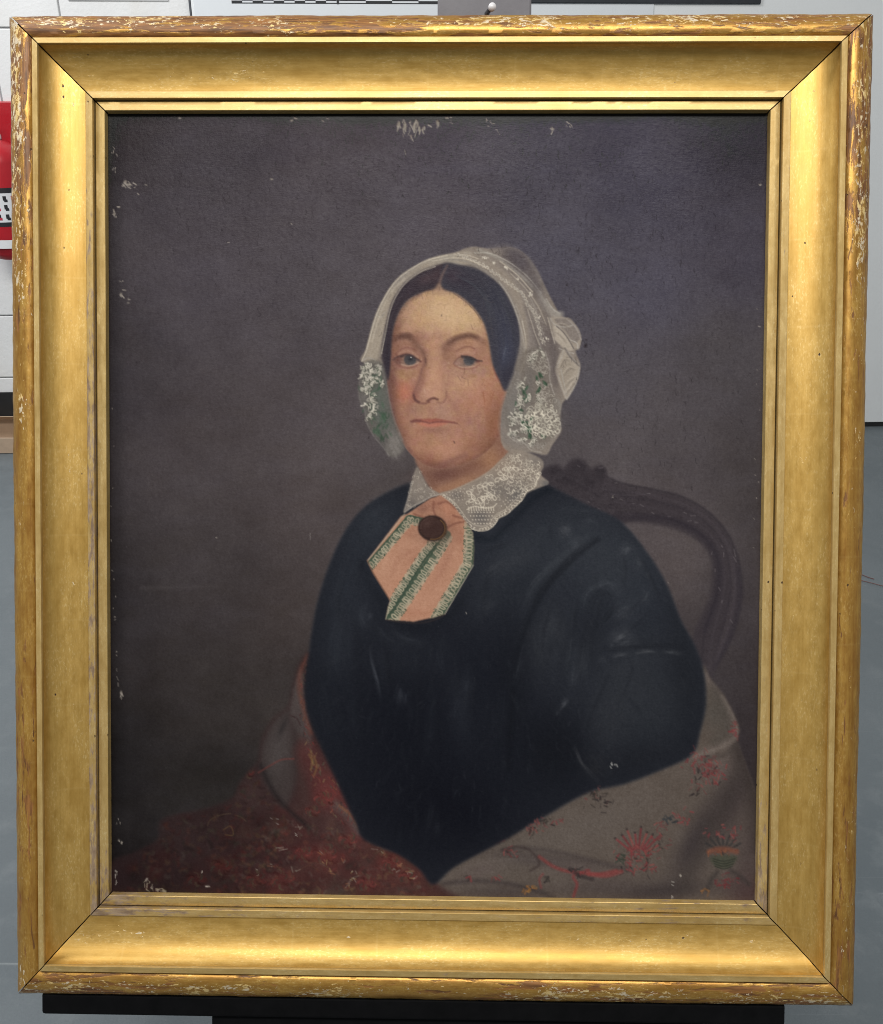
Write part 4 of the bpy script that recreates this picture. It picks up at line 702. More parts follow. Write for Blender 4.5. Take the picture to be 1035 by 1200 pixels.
    for x, y, rx, ry, cl, a, r in [(620,450,6,30,(106,100,96),.6,5),(602,470,8,24,(116,112,108),.6,8),(638,492,18,16,(134,126,116),.55,0),(608,490,10,18,(122,116,110),.5,0)]: c.glow(x, y, rx, ry, cl, a, r)
    for x, y, l, t in [(631,436,8,.9),(636,446,8,.8),(633,452,7,1.8),(612,456,8,1.),(616,462,8,1.2),(613,466,7,.6),(604,470,6,1.4),(608,478,6,.6),(610,492,9,.7),(616,498,10,1.),(620,506,9,1.3),(622,498,8,1.6),(614,494,7,.2),(634,509,6,.5),(624,488,6,2.),(632,456,6,2.2),(628,440,6,1.2),(618,452,6,2)]: leaf(x, y, l, t, .9); leaf(x + 1, y + 1, l*.8, t + .5, .7)
    for x, y, r in [(611,449,3.2),(608,455,3.4),(612,452,3),(609,464,3.4),(620,464,3.6),(618,467,3.2),(611,470,3.2),(609,476,3.2),(604,484,4),(609,485,4.2),(616,488,3.6),(601,492,3.6),(600,496,3),(611,500,3.6),(614,504,3.4),(599,508,3.4),(604,507,3),(612,514,3.2),(633,469,3.4),(630,466,2.6),(626,514,3),(622,519,3),(626,416,3.4),(633,410,3),(622,421,3),(637,416,2.6),(631,449,2.8)]: floret(x, y, r, 1.02)
    rose = [(618,480),(634,472),(648,476),(655,490),(656,504),(648,512),(636,512),(624,508),(616,496)]
    for x, y in scatter(rose, 95, 2.6): c.curl(x, y, rng.uniform(1.6, 3.6), np.array((208, 199, 180)) * rng.uniform(.72, 1.06), .85, rng.uniform(.8, 1.7), relief=.7)
    for x, y in scatter(rose, 40, 3): c.dab(x, y, rng.uniform(.8, 1.8), (92, 88, 80), .5)
    for x, y in scatter([(620,414),(638,412),(644,430),(640,440),(626,432),(618,428)], 26, 2.4): c.curl(x, y, rng.uniform(1.4, 3), (160, 152, 140), .7, .9)
    for x, y in scatter([(630,452),(646,450),(650,470),(632,474)], 22, 2.4): c.curl(x, y, rng.uniform(1.4, 3), (160, 152, 140), .75, .9)
    for x, y in scatter([(596,500),(606,510),(622,520),(640,518),(636,526),(618,524),(600,514)], 26, 2.2): c.curl(x, y, rng.uniform(1.2, 2.4), (156, 149, 140), .6, .8)
    for x, y in scatter([(598,440),(612,430),(606,470),(594,496)], 10, 3): c.glow(x, y, 3, 5, (128, 121, 116), .3)
    c.stroke([(594,508),(602,516),(614,519),(622,527),(634,530)], 1.2, (162, 154, 144), .65, .6, relief=.4); c.stroke([(639,412),(644,430),(644,444),(649,462)], 1.2, (158, 150, 142), .7, .6, relief=.4); c.stroke([(645,478),(654,490),(657,502),(650,512)], 1.2, (166, 158, 148), .65, .6, relief=.4)
    # ---- collar, worked muslin
    colR = [(516,578),(530,574),(546,567),(560,560),(574,551),(588,538),(600,527),(618,530),(634,538),(637,546),(634,556),(643,565),(638,569),(626,574),(618,578),(612,586),(603,595),(594,603),(585,608),(580,614),(572,621),(560,622),(550,616),(541,604),(533,593),(525,586)]
    c.fill(colR, (140, 128, 116), .95, 1.1)
    cK = c.full(c.polymask(colR, .9)); c.clip = cK
    c.A += (cK * N2 * 5)[..., None]
    for x, y, rx, ry, cl, a, r in [(590,545,14,18,(150,130,114),.5,-40),(600,570,16,14,(120,112,106),.5,0),(563,606,11,9,(92,88,88),.7,0),(605,580,12,7,(96,92,90),.7,-40),(640,566,6,4,(104,100,98),.9,0),(552,576,18,8,(142,128,116),.6,-25),(535,580,8,5,(104,96,92),.6,20),(628,540,10,8,(120,112,106),.6,0),(583,575,14,10,(108,101,96),.6,0)]: c.glow(x, y, rx, ry, cl, a, r)
    c.clip = None
    W_ = (210, 198, 178)
    edge = crom([(519,582),(526,587),(533,594),(540,604),(549,616),(560,621.5),(572,620.5),(580,613.5),(584,607),(594,602),(603,594),(612,585),(617,576),(626,571),(629,563),(633,556)], False, 10)
    for i in range(0, len(edge), 3): c.curl(edge[i][0] - .8, edge[i][1] - 1.4, 2., np.array(W_) * rng.uniform(.85, 1.05), .8, .9, relief=.6)
    c.stroke(edge[::3], 1., W_, .6, .5)
    inner = crom([(524,582),(532,588),(540,598),(549,610),(560,616),(571,615),(577,608),(582,602),(592,597),(600,589),(609,580),(615,571),(624,566)], False, 8); c.stroke(inner[::3], .9, W_, .55, .5)
    for i in range(9):                                                   # big scallop with dots
        for j in range(4):
            x, y = 549 + i*3.6 - j*1.2, 600 + j*4.4 - (i-4)**2*.0
            if inpoly([(548,596),(580,596),(581,606),(572,616),(560,617),(552,612)], x, y): c.dab(x, y, 1.5, W_, .85, .5)
    c.stroke([(547,597),(556,593),(566,595),(577,594),(582,590)], 1.1, W_, .8, .5, relief=.5)
    for x in np.arange(549, 580, 2.9): c.stroke([(x, 594), (x + .6, 598)], 1.2, W_, .75, .5, relief=.5)
    for x0, y0, t0 in [(570,581,0),(577,580,1),(567,588,2),(556,586,.6),(553,579,1.2),(572,566,.3),(566,570,.8),(586,560,.2),(590,556,1),(601,548,.4),(596,552,1.4)]:
        for k in range(2):
            t = t0 + k*2.4; q = [(x0, y0), (x0 + 4*np.cos(t) - 2*np.sin(t), y0 + 4*np.sin(t) + 2*np.cos(t)), (x0 + 7*np.cos(t), y0 + 7*np.sin(t)), (x0 + 4*np.cos(t) + 2*np.sin(t), y0 + 4*np.sin(t) - 2*np.cos(t)), (x0, y0)]
            c.stroke(q, 1., W_, .8, .45, relief=.6, n=4)
    for x, y in scatter([(545,572),(574,556),(590,560),(586,584),(560,592),(545,590)], 46, 3): c.curl(x, y, rng.uniform(1.2, 2.3), np.array(W_)*rng.uniform(.85, 1.05), .75, .8, relief=.5)
    for x, y in scatter([(590,548),(602,532),(632,540),(630,556),(612,576),(594,580)], 90, 2.5): c.curl(x, y, rng.uniform(1., 2.4), np.array(W_)*rng.uniform(.8, 1.06), .75, .8, relief=.5)
    for x, y in scatter([(592,582),(612,566),(618,572),(606,588),(592,598),(586,594)], 30, 2.8): c.dab(x, y, 1.3, W_, .75, .4)
    for x, y in scatter([(519,579),(544,570),(546,586),(530,586)], 26, 2.8): c.dab(x, y, 1.2, W_, .65, .4)
    for x, y in scatter([(575,556),(600,530),(612,534),(590,552)], 14, 3.4): c.curl(x, y, 1.4, W_, .6, .8)
    c.stroke([(517,579),(530,574.5),(546,567.5),(560,560.5),(574,551.5),(588,538.5)], 1.2, (170, 152, 134), .5, .7)
    colL = [(488,548),(493,553),(502,570),(516,579),(505,583),(492,590),(482,595),(473,601),(477,586),(482,566)]
    c.fill(colL, (134, 123, 113), .9, 1.2)
    c.glow(492, 570, 8, 10, (140, 128, 118), .6, 20); c.glow(482, 590, 6, 5, (96, 90, 88), .5, -30)
    for x, y in scatter(colL, 26, 3): c.curl(x, y, rng.uniform(.9, 1.8), W_, .45, .7)
    c.stroke([(474,600),(484,593),(494,588),(505,582),(516,579)], 1.4, (164, 154, 144), .7, .6, relief=.5); c.stroke([(483,564),(478,584),(474,598)], 1.1, (150, 142, 134), .6, .6)
    # ---- cravat ribbon
    cr = [(517,581),(524,586),(532,593),(541,605),(549,616),(554,624),(555.5,642),(554.5,662),(521,719.5),(508,723.5),(485,728.5),(466,727),(452,725.5),(455,712),(457.5,704),(437,671),(430.5,657),(470,605),(478,602),(490,594),(505,584)]
    c.fill(cr, (176, 129, 104), 1, .9, False)
    cc = c.full(c.polymask(cr, .8, False)); c.clip = cc
    c.A += (cc * N2 * 5)[..., None]
    for x, y, rx, ry, cl, a, r in [(452,665,14,26,(178,132,107),.6,30),(470,640,14,16,(172,126,102),.6,0),(500,700,10,30,(174,126,102),.5,35),(520,660,12,26,(166,118,96),.5,30),(530,610,10,16,(164,110,88),.6,-10),(512,590,14,8,(150,102,84),.8,0),(495,596,9,7,(132,92,78),.8,-20),(524,596,8,8,(172,118,94),.7,30),(478,622,9,6,(160,112,90),.5,-30),(488,655,9,7,(150,100,80),.6,-40),(540,630,6,14,(150,100,80),.5,0),(470,690,10,16,(180,126,100),.5,20),(487,718,20,6,(168,116,92),.5,0)]: c.glow(x, y, rx, ry, cl, a, r)
    for q in ([(508,588),(508,598),(512,608)], [(531,604),(545,608)], [(524,618),(534,613),(546,611)], [(514,590),(524,588),(534,596)], [(485,602),(495,606)]): c.stroke(q, 2, (116, 72, 60), .7, 1.2)
    c.stroke([(521,592),(524,600),(522,610)], 3, (190, 134, 108), .5, 2)
    for q, cl, ww in [([(462,632),(452,652),(446,676)],(192,148,122),5),([(474,640),(464,660),(456,684)],(158,110,88),4),([(490,640),(478,648),(468,656)],(150,102,82),4),([(532,640),(520,664),(506,690)],(156,108,88),5),([(540,634),(530,656)],(188,142,116),4),([(502,702),(492,716)],(188,142,116),6),([(524,690),(510,712)],(158,110,90),4),([(470,622),(482,628),(492,626)],(152,106,86),3)]: c.stroke(q, ww, cl, .45, 2.6, fade=.35)
    # woven borders
    G1, G2, CR = (80, 92, 76), (60, 76, 62), (170, 158, 134)
    def border(line, wd, side=1, loops=True):
        L = lerp_poly(line, np.linspace(0, 1, 16 * len(line))); d = np.gradient(L, axis=0); d /= np.hypot(*d.T)[:, None] + 1e-9; nrm = np.c_[-d[:, 1], d[:, 0]] * side
        c.stroke(L[::4] + nrm[::4]*wd*.5, wd, G1, .95, .8); c.stroke(L[::4] + nrm[::4]*wd*.12, wd*.3, G2, .8, .7)
        c.stroke(L[::4] + nrm[::4]*wd*1.06, wd*.34, np.array(CR)*.94, .8, .8); c.stroke(L[::4] + nrm[::4]*wd*1.26, .9, (176, 160, 134), .7, .5, relief=.4)
        s = np.r_[0, np.cumsum(np.hypot(*np.diff(L, axis=0).T))]; t = np.cumsum(rng.uniform(3.6, 6.2, 60)); t = t[t < s[-1] - 1]
        for k, u in enumerate(t):
            i = min(len(L) - 2, np.searchsorted(s, u)); p, nn, dd = L[i], nrm[i], d[i]
            q = [p + nn*wd*.95 - dd*1.4, p + nn*wd*.45 - dd*1.5, p + nn*wd*.28 + dd*.2, p + nn*wd*.45 + dd*1.5, p + nn*wd*.95 + dd*1.4]
            q = [np.array(z) + rng.normal(0, .35, 2) for z in q]; c.stroke(q, rng.uniform(.9, 1.6), np.array(CR)*rng.uniform(.88, 1.06), .9, .45, relief=.6, n=4)
            for _ in range(2): c.curl(*(p + nn*wd*rng.uniform(1., 1.3) + dd*rng.normal(0, 1.5)), rng.uniform(.8, 1.5), G2 if rng.random() < .7 else CR, .75, .8)
            if k % 3 == 1:
                for _ in range(6): c.dab(*(p + nn*wd*rng.uniform(.55, 1.25) + dd*rng.normal(0, 1.6)), 1.3, CR, .8, .5)
    border([(496,607),(478,603),(426,664)], 8, -1)
    border([(519,624),(509,641),(446,736)], 10, -1); border([(453,726),(501,652),(519,630)], 8, -1)
    border([(557,612),(556.5,640),(555,662),(512,735)], 10, 1)
    c.stroke([(510,639),(494,660),(476,690),(455,722)], 1.6, (58, 72, 60), .8, .8)
    c.clip = None
    c.stroke([(474,602),(430.5,657)], 1., (170, 160, 140), .75, .5, relief=.5); c.stroke([(554.5,662),(521,719.5)], 1., (176, 168, 150), .75, .5, relief=.5); c.stroke([(430.5,657),(437,671),(457.5,704)], 1.6, (112, 78, 62), .6, .9, smooth=False)
    c.stroke([(457.5,704),(455,714),(452,725.5)], 1., (168, 158, 138), .7, .5); c.stroke([(452,726),(470,729),(490,730),(510,726),(521,720)], 1.2, (70, 54, 48), .45, 1)
    # ---- brooch
    c.glow(511, 622, 19, 17, (90, 62, 54), .6)
    el = lambda rx, ry, dx=0, dy=0: [(507 + dx + rx*np.cos(t)*.98 - ry*np.sin(t)*.12, 619 + dy + rx*np.cos(t)*.12 + ry*np.sin(t)) for t in np.linspace(0, 6.28, 20)[:-1]]
    c.fill(el(17.4, 15), (52, 38, 36), 1, .8); c.fill(el(14, 12, -1.5, -.8), (66, 47, 43), .9, 1.2); c.fill(el(11, 9, -2, -1), (62, 44, 41), .8, 2); c.glow(501, 613, 6, 4, (88, 66, 60), .5, -30)
    E = np.array(el(14.6, 12.6)); c.stroke(E[[16,17,18,0,1,2,3,4,5]], 1.1, (126, 92, 54), .75, .6, relief=.5); c.stroke(np.array(el(16.4, 14.2))[[17,18,0,1,2,3]], .9, (104, 78, 52), .6, .6); c.stroke(E[[9,10,11,12,13,14]], .9, (92, 72, 66), .5, .7)
    # ---- craquelure, losses and specks
    g = rng
    def crack(x, y, l, t, a, w=.5, col=(34, 30, 32)):
        n = max(2, int(l / 2.)); p = [(x, y)]; t0 = t
        for _ in range(n): t = t0 + g.normal(0, .45); p.append((p[-1][0] + l/n*np.cos(t), p[-1][1] + l/n*np.sin(t)))
        c.stroke(p, w, col, a, .4, smooth=False, relief=-.5)
    dens = np.array([(650,330,120,110,460),(760,250,110,90,240),(500,190,120,50,130),(400,200,130,70,130),(230,230,70,60,100),(760,480,80,70,130),(330,330,120,80,110),(640,200,80,40,90),(850,350,40,160,60)])
    for x, y, sx, sy, n in dens:
        for _ in range(int(n)):
            px, py = g.normal(x, sx*.6), g.normal(y, sy*.6)
            if 135 < px < 890 and 140 < py < 600 and not (455 < px < 660 and 300 < py < 560): crack(px, py, g.uniform(2, 8), 1.57 + g.normal(0, .12) if g.random() < .88 else g.normal(0, .3), g.uniform(.2, .6), .5)
    for _ in range(150):
        px, py = g.uniform(466, 578), g.uniform(345, 400)
        crack(px, py, g.uniform(2, 8), g.choice([1.57, 0]) + g.normal(0, .15), g.uniform(.08, .3), .4, (104, 82, 68))
    for _ in range(60): crack(g.normal(552, 16), g.normal(447, 12), g.uniform(3, 8), g.choice([1.57, 0.]) + g.normal(0, .4), g.uniform(.06, .22), .4, (112, 84, 72))
    for _ in range(50): crack(g.uniform(462, 580), g.uniform(450, 535), g.uniform(2, 6), 1.57 + g.normal(0, .3), g.uniform(.05, .18), .4, (108, 78, 68))
    for q in ([(543.5,437),(541,442)], [(541,442),(546,444)], [(548,444),(549,452)], [(552,380),(554,386)], [(536,440),(540,446)]): c.stroke(q, .6, (96, 70, 62), .5, .45, relief=-.4)
    for x, y, r in [(526,225,3.2),(577,228,2),(421,238,2),(664,332,4),(432,512,2.4),(233,818,2.2),(687,403,7),(810,572,3),(160,425,4),(517,369,2),(423,485,1.6),(612,262,1.4)]: [c.dab(x + g.normal(0, r*.3), y + g.normal(0, r*.35), r*g.uniform(.3, .6), (44, 38, 41), .4) for _ in range(5)]
    LS = (156, 147, 136)
    for x, y, hh_, ww_, t in [(467,146,9,2.6,.1),(474.5,148,12,3.2,-.05),(481,143,6,1.4,.2),(485,148,10,2.2,.05),(489,145,9,2.6,-.2),(491,152,6,1.8,.1),(496,151,6,2,.3),(512.5,143,7,2,.15),(147,213,5,3,.9),(151,216.5,6,2.6,1.1),(145,217,3.5,2,.4),(142,345,5,2,.2),(648,152,4,1.6,.6),(134,250,5,1.6,.3),(172,1031,6,1.4,.5),(178,1040,5,1.6,.9),(185,1043,6,1.4,1.3),(142,812,7,1.4,0)]:
        for _ in range(2):
            q = [(g.uniform(.6, 1.2) * ww_ * .5 * np.cos(k), g.uniform(.6, 1.15) * hh_ * .5 * np.sin(k)) for k in np.arange(0, 6.2, .7)]; cs_, sn_ = np.cos(t), np.sin(t)
            ww_ *= 1.1; hh_ *= .86; c.fill([(x + a * cs_ - b * sn_ + 0, y + a * sn_ + b * cs_) for a, b in q], np.array((158, 148, 136)) * g.uniform(.85, 1.02), .75, .5, False, -.9)
        for _ in range(3): c.dab(x + g.normal(0, ww_*.6), y + g.normal(0, hh_*.4), g.uniform(.6, 1.4), (150, 140, 130), .7)
    def loss(x, y, n, sx, sy, t, l=(2, 6), wd=(1, 2.4), cl=LS):
        n = int(np.ceil(n * .7)); wd = (wd[0] * .8, wd[1] * .8)
        for _ in range(n):
            px, py = g.normal(x, sx), g.normal(y, sy); k = g.uniform(*l); tt = t + g.normal(0, .35)
            if wd[1] > 1.85: c.fill([(px + g.uniform(.35, .75)*wd[1]*np.cos(q), py + g.uniform(.35, .8)*wd[1]*np.sin(q)) for q in np.arange(0, 6.2, 1.05)], np.array(cl)*g.uniform(.8, 1.), .85, .4, False, -.8)
            c.stroke([(px, py), (px + k*.5*np.cos(tt) + g.normal(0, .4), py + k*.5*np.sin(tt)), (px + k*np.cos(tt), py + k*np.sin(tt))], g.uniform(*wd), np.array(cl)*g.uniform(.85, 1.08), .9, .4, relief=-.8)
    for x, y, n in [(467,147,4),(474,146,6),(481,149,3),(487,146,7),(491,151,3),(496,152,2)]: loss(x, y, n, 1., 3, 1.57, (3, 9), (1, 2.4))
    loss(503,146,1,1,1,0,(3,4)); loss(513,143,3,.8,2,1.57,(3,6)); loss(482,158,4,6,3,1.57,(2,5),(.8,1.2),(124,112,106)); loss(475,176,1,1,1,1.57,(4,5),(.8,1.))
    loss(148,215,12,4,2.5,.6,(2,5),(.8,1.6)); loss(161,220,3,4,2,0,(1,3),(.8,1.2)); loss(161,228,1,1,1,.6,(2,3),(1,1.4))
    loss(133,175,7,1.2,5,1.4,(1,4),(.6,1.2)); loss(135,195,3,1,5,1.4,(1,3),(.6,1.1)); loss(134,250,8,1.4,4,1.3,(1,4),(.8,1.4)); loss(137,242,2,1,1,0,(2,3),(1,1.4)); loss(142,345,3,1.5,2.5,.4,(2,4),(.8,1.6)); loss(150,352,2,2,2,.4,(1,3)); loss(141,328,3,1.5,4,1.5,(1,2),(.6,1.))
    loss(345,140,2,2,1,0,(1,3)); loss(378,141,4,3,2.5,.3,(1,3),(.6,1.2)); loss(210,138,1,1,1,0,(2,3)); loss(575,142,6,4,2,.6,(1,4),(.7,1.4)); loss(585,153,4,3,2,.8,(1,3),(.6,1.1)); loss(648,152,3,1,2,2.2,(2,4),(1,1.8)); loss(665,146,5,2,3,1.2,(1,4),(.8,1.6)); loss(523,137,3,3,1,0,(1,3)); loss(530,145,3,3,3,0,(1,2),(.5,.9))
    loss(890,217,3,.8,1,.8,(1,3),(.8,1.4)); loss(886,350,4,1.5,40,.8,(1,2),(.6,1.)); loss(884,600,6,2,60,.8,(1,2),(.5,.9)); loss(888,500,3,1,30,.8,(1,2),(.5,.9))
    loss(142,812,5,.6,3,1.57,(2,6),(.7,1.4)); loss(137,800,3,1,10,1.57,(2,5),(.5,.9)); loss(135,740,8,1.2,50,1.5,(1,2),(.5,.9)); loss(138,965,3,1,12,1.5,(1,3),(.6,1.1)); loss(140,985,2,1,4,1,(1,2)); loss(133,560,5,1,60,1.5,(1,2),(.5,.8)); loss(131,640,4,1,60,1.5,(1,2),(.5,.8))
    loss(136,1021,6,.7,2.5,1.57,(1,2.5),(.7,1.3),(150,142,134)); loss(136,1032,6,.7,2.5,1.57,(1,2.5),(.7,1.3),(150,142,134))
    loss(172,1034,9,3,4,2.,(2,6),(.6,1.1),(140,130,110)); loss(180,1042,16,6,1.6,.5,(2,5),(.6,1.1),(140,130,110)); loss(190,1044,5,3,1,0,(2,4),(.7,1.2),(140,130,110)); loss(237,1021,2,.6,1,2.2,(2,4),(.8,1.2)); loss(346,976,2,.8,.8,.5,(1,3),(.8,1.4)); loss(301,1022,2,2,2,0,(1,2),(.6,1.)); loss(318,960,3,5,3,.6,(2,4),(.7,1.2),(128,118,112)); loss(245,1038,2,2,1,0,(1,2))
    loss(720,896,8,2.6,2.2,.9,(1,4),(.8,1.5),(156,154,150)); loss(787,1034,2,1,1,0,(2,3),(1,1.4),(150,144,136)); loss(798,1024,1,1,1,1,(1,2)); loss(787,1050,3,.8,2,1.57,(1,4),(.8,1.3),(150,144,136)); loss(363,626,3,.6,2,1.5,(1,4),(.5,.9),(140,132,128)); loss(254,630,1,1,1,0,(1,1.5),(.6,.8)); loss(546,719,2,.5,2,1.5,(1,2),(.5,.9)); loss(719,582,2,1,1,0,(1,2),(.5,.8)); loss(340,262,1,1,1,0,(1,2),(.8,1)); loss(266,283,1,1,1,0,(1,2),(.8,1)); loss(318,210,1,1,1,0,(1,2)); loss(781,683,1,1,1,0,(1,2),(.6,.9))
    for _ in range(260):
        x, y = g.uniform(132, 888), g.uniform(140, 1045); v = g.uniform(-18, 22)
        a = c.A[int((y - PY0)*SS), int((x - PX0)*SS)]; c.dab(x, y, g.uniform(.7, 1.4), np.clip(a + v, 10, 230), .6)
    # ---- weave, pores and grain over everything
    wv = fnoise(h, w, 9, 1, 21, .28) * .8 + fnoise(h, w, 3, 1, 22, 4.) * .8
    wm = (.55 + .45 * fnoise(h, w, 150, 3, 23)); gr = np.random.default_rng(5).normal(0, 1, (h, w)).astype(np.float32); gr = boxblur(gr, 1) * 2.2
    lum = c.A.mean(2); k = np.clip(lum / 80, .35, 1.15)
    k2 = fnoise(h, w, 5, 2, 41, 2.6); k2 = np.sign(k2) * np.abs(k2) ** 1.3
    top = np.clip((620 - Y) / 250, .55, 1)
    c.A += ((wv * wm * 2.6 + gr * 3.4) * k + k2 * 4 * top * k)[..., None]
    c.R += k2 * .15 * top
    lum = (c.A * np.array([.35, .5, .15], np.float32)).sum(2, keepdims=True); c.A = lum + (c.A - lum) * .94
    c.R += wv * wm * .35 + fnoise(h, w, 6, 2, 31) * .35
    return np.clip(c.A, 6, 235), c.R

# ---------------------------------------------------------------- gilded frame: four mitred rails, each of five mouldings
SW, SH = .62, .74553
KS = {'T': .955, 'B': 1.06, 'L': .977, 'R': 1.023}
def gold_mat(name, base, dark, light, rough, kind):
    MET_ = {'roll': .55, 'cove': .66, 'flat': .45}[kind]
    t = NT(name); uv = t.n('UVMap').outputs[0]
    A = lambda nm: t.n('Attribute', attribute_name=nm).outputs['Fac']
    wear, chip, rub = A('wear'), A('chip'), A('rub')
    lng = t.noise(t.scale(uv, (9, 420, 1)), 1., 4, .6); pat = t.noise(t.scale(uv, (16, 60, 1)), 1., 5, .6); fine = t.noise(t.scale(uv, (420, 900, 1)), 1., 3, .6); big = t.noise(t.scale(uv, (4, 14, 1)), 1., 3)
    mot = t.noise(t.scale(uv, (60, 160, 1)), 1., 5, .65)
    k = t.math('ADD', t.math('MULTIPLY', lng, .22), t.math('ADD', t.math('MULTIPLY', pat, .38), t.math('MULTIPLY', mot, .4)))
    c = t.mix(t.ramp(k, .40, .60), dark, base); spk = t.noise(t.scale(uv, (260, 620, 1)), 1., 3, .6); c = t.mix(t.math('MULTIPLY', t.math('MULTIPLY', t.ramp(spk, .52, .70), t.ramp(pat, .42, .62)), .75), c, light)
    c = t.mix(t.math('MULTIPLY', t.ramp(big, .5, .75), .22), c, tuple(x * .72 for x in dark))
    c = t.mix(t.math('MULTIPLY', t.ramp(fine, .60, .78), .45), c, tuple(x * .5 for x in dark))
    cell = t.math('DIVIDE', t.n('SeparateXYZ', i0=uv).outputs[0], .081); rnd_ = t.n('TexWhiteNoise', noise_dimensions='1D', W=t.math('FLOOR', cell)).outputs[0]
    c = t.mix(t.math('MULTIPLY', rnd_, .12), c, dark); lap = t.math('ABSOLUTE', t.math('SUBTRACT', t.math('FRACT', t.math('ADD', cell, t.math('MULTIPLY', mot, .03))), .5)); c = t.mix(t.math('MULTIPLY', t.ramp(lap, .484, .494), .07), c, light)
    # rubbed through the leaf: grey-violet clay
    rn = t.noise(t.scale(uv, (46, 240, 1)), 1., 4, .68); rm = t.ramp(t.math('ADD', rn, t.math('MULTIPLY', t.math('SUBTRACT', rub, .5), .7)), .50, .60)
    c = t.mix(rm, c, t.mix(t.ramp(mot, .4, .6), (.24, .16, .10), (.40, .29, .19)))
    # worn down to red bole and brown wood
    wn = t.noise(t.scale(uv, (26, 150, 1)), 1., 5, .66, .4); wm = t.ramp(t.math('ADD', wn, t.math('MULTIPLY', t.math('SUBTRACT', wear, .5), .62)), .555, .625)
    bole = t.mix(t.ramp(t.noise(t.scale(uv, (30, 340, 1)), 1., 5, .6), .38, .62), (.12, .050, .014), (.33, .142, .038))
    c = t.mix(wm, c, bole)
    # flakes: bright leaf and cream gesso
    cn = t.noise(t.scale(uv, (150, 330, 1)), 1., 4, .7, .6); cn2 = t.noise(t.scale(uv, (20, 40, 1)), 1., 3)
    cm = t.ramp(t.math('ADD', t.math('ADD', cn, t.math('MULTIPLY', t.math('SUBTRACT', cn2, .5), .5)), t.math('MULTIPLY', t.math('SUBTRACT', chip, .5), .5)), .605, .645)
    flake = t.mix(t.ramp(t.noise(t.scale(uv, (70, 90, 1)), 1., 2), .45, .55), (.80, .58, .24), (.74, .62, .43))
    c = t.mix(cm, c, flake)
    # pin holes and nicks
    vo = t.n('TexVoronoi', Vector=t.n('VectorMath', operation='ADD', i0=t.scale(uv, (62, 84, 1)), i1=t.scale(t.n('TexNoise', Vector=t.scale(uv, (500, 500, 1)), Scale=1., Detail=1.).outputs[1], (.12, .12, 0))).outputs[0], Scale=1., Randomness=1.).outputs[0]; ph = t.math('MULTIPLY', t.ramp(vo, .09, .06), t.ramp(pat, .53, .58)); c = t.mix(ph, c, (.05, .025, .01))
    gone = t.math('MAXIMUM', t.math('MAXIMUM', wm, rm), t.math('MAXIMUM', t.math('MULTIPLY', cm, .55), ph))
    met = t.math('SUBTRACT', MET_, t.math('MULTIPLY', gone, MET_ - .12))
    ro = t.math('ADD', rough, t.math('ADD', t.math('MULTIPLY', t.math('SUBTRACT', mot, .5), .25), t.math('MULTIPLY', gone, .12)))
    hgt = t.math('ADD', t.math('MULTIPLY', t.math('SUBTRACT', cm, t.math('ADD', wm, ph)), .5), t.math('ADD', t.math('MULTIPLY', mot, .35), t.math('MULTIPLY', lng, .18)))
    return t.set(Base_Color=c, Metallic=met, Roughness=ro, Normal=t.bump(hgt, .55, .00055 if kind == 'roll' else .0003))
G0, G1_, G2_ = (.65, .42, .122), (.50, .295, .066), (.84, .63, .28)
M_ROLL = gold_mat('gilding_outer', (.58, .335, .072), (.36, .17, .030), (.80, .55, .20), .38, 'roll')
M_COVE = gold_mat("gilding_cove", G0, G1_, G2_, .46, 'cove')
M_FLAT = gold_mat('gilding_flat', (.67, .475, .19), (.50, .325, .105), (.80, .63, .32), .44, 'flat')
woodm = plain('frame_wood', (.055, .030, .018), .8, var=.3, sc_=40)
gapm = plain('joint_shade_wood', (.012, .007, .004), .9)  # core wood coloured near black, the mitre joints' shade put into the colour
def arc(d0, z0, d1, z1, bulge, n):                          # curved moulding between two points
    out = []
    for k in range(n + 1):
        t = k / n; a = t * math.pi / 2
        s_, c_ = math.sin(a), 1 - math.cos(a)
        out.append((d0 + (d1 - d0) * (t * (1 - bulge) + s_ * bulge), z0 + (z1 - z0) * (t * (1 - bulge) + c_ * bulge)))
    return out
PROF = {
 'sight_edge': ([(.0010, -.006), (.0012, -.0006), (.0016, .0032), (.0020, .0035), (.0060, .0034), (.0100, .0031), (.0105, .0028), (.0108, -.001)], M_FLAT),
 'inner_bead': ([(.0118, -.001), (.0119, .0072), (.0122, .0075), (.0150, .0074), (.0184, .0072), (.0188, .0069), (.0190, .0044)], M_FLAT),
 'cove':       (arc(.0192, .0052, .0550, .0248, .85, 18), M_COVE),
 'fillet':     ([(.0551, .0240), (.0552, .0270), (.0555, .0277), (.0605, .0272), (.0608, .0269), (.0609, .0222)], M_FLAT),
 'outer_roll': ([(.0610, .0175), (.0614, .0205), (.0628, .0232), (.0652, .0251), (.0690, .0259), (.0735, .0250), (.0775, .0234), (.0815, .0209), (.0853, .0174), (.0880, .0130), (.0895, .0085), (.0902, .0035), (.0902, -.008), (.0898, -.032)], M_ROLL)}
def corner(d, rail, end):
    x = {'L': -(SW / 2 + KS['L'] * d), 'R': SW / 2 + KS['R'] * d}; y = {'T': SH / 2 + KS['T'] * d, 'B': -(SH / 2 + KS['B'] * d)}
    if rail in 'TB': return (x['LR'[end]], y[rail])
    return (x[rail], y['TB'[end]])
def sn(u, seed):                                            # cheap smooth 1-D noise
    r = np.random.default_rng(seed); k = r.normal(size=(6, 2)); f = np.array([7, 17, 33, 61, 130, 240.])
    return sum(np.sin(u * f[i] * 2 + 9 * k[i, 0]) * (.9 ** i) for i in range(6)) / 3
def curve(ctrl): xs, ys = zip(*ctrl); return lambda t: np.interp(t, xs, ys)
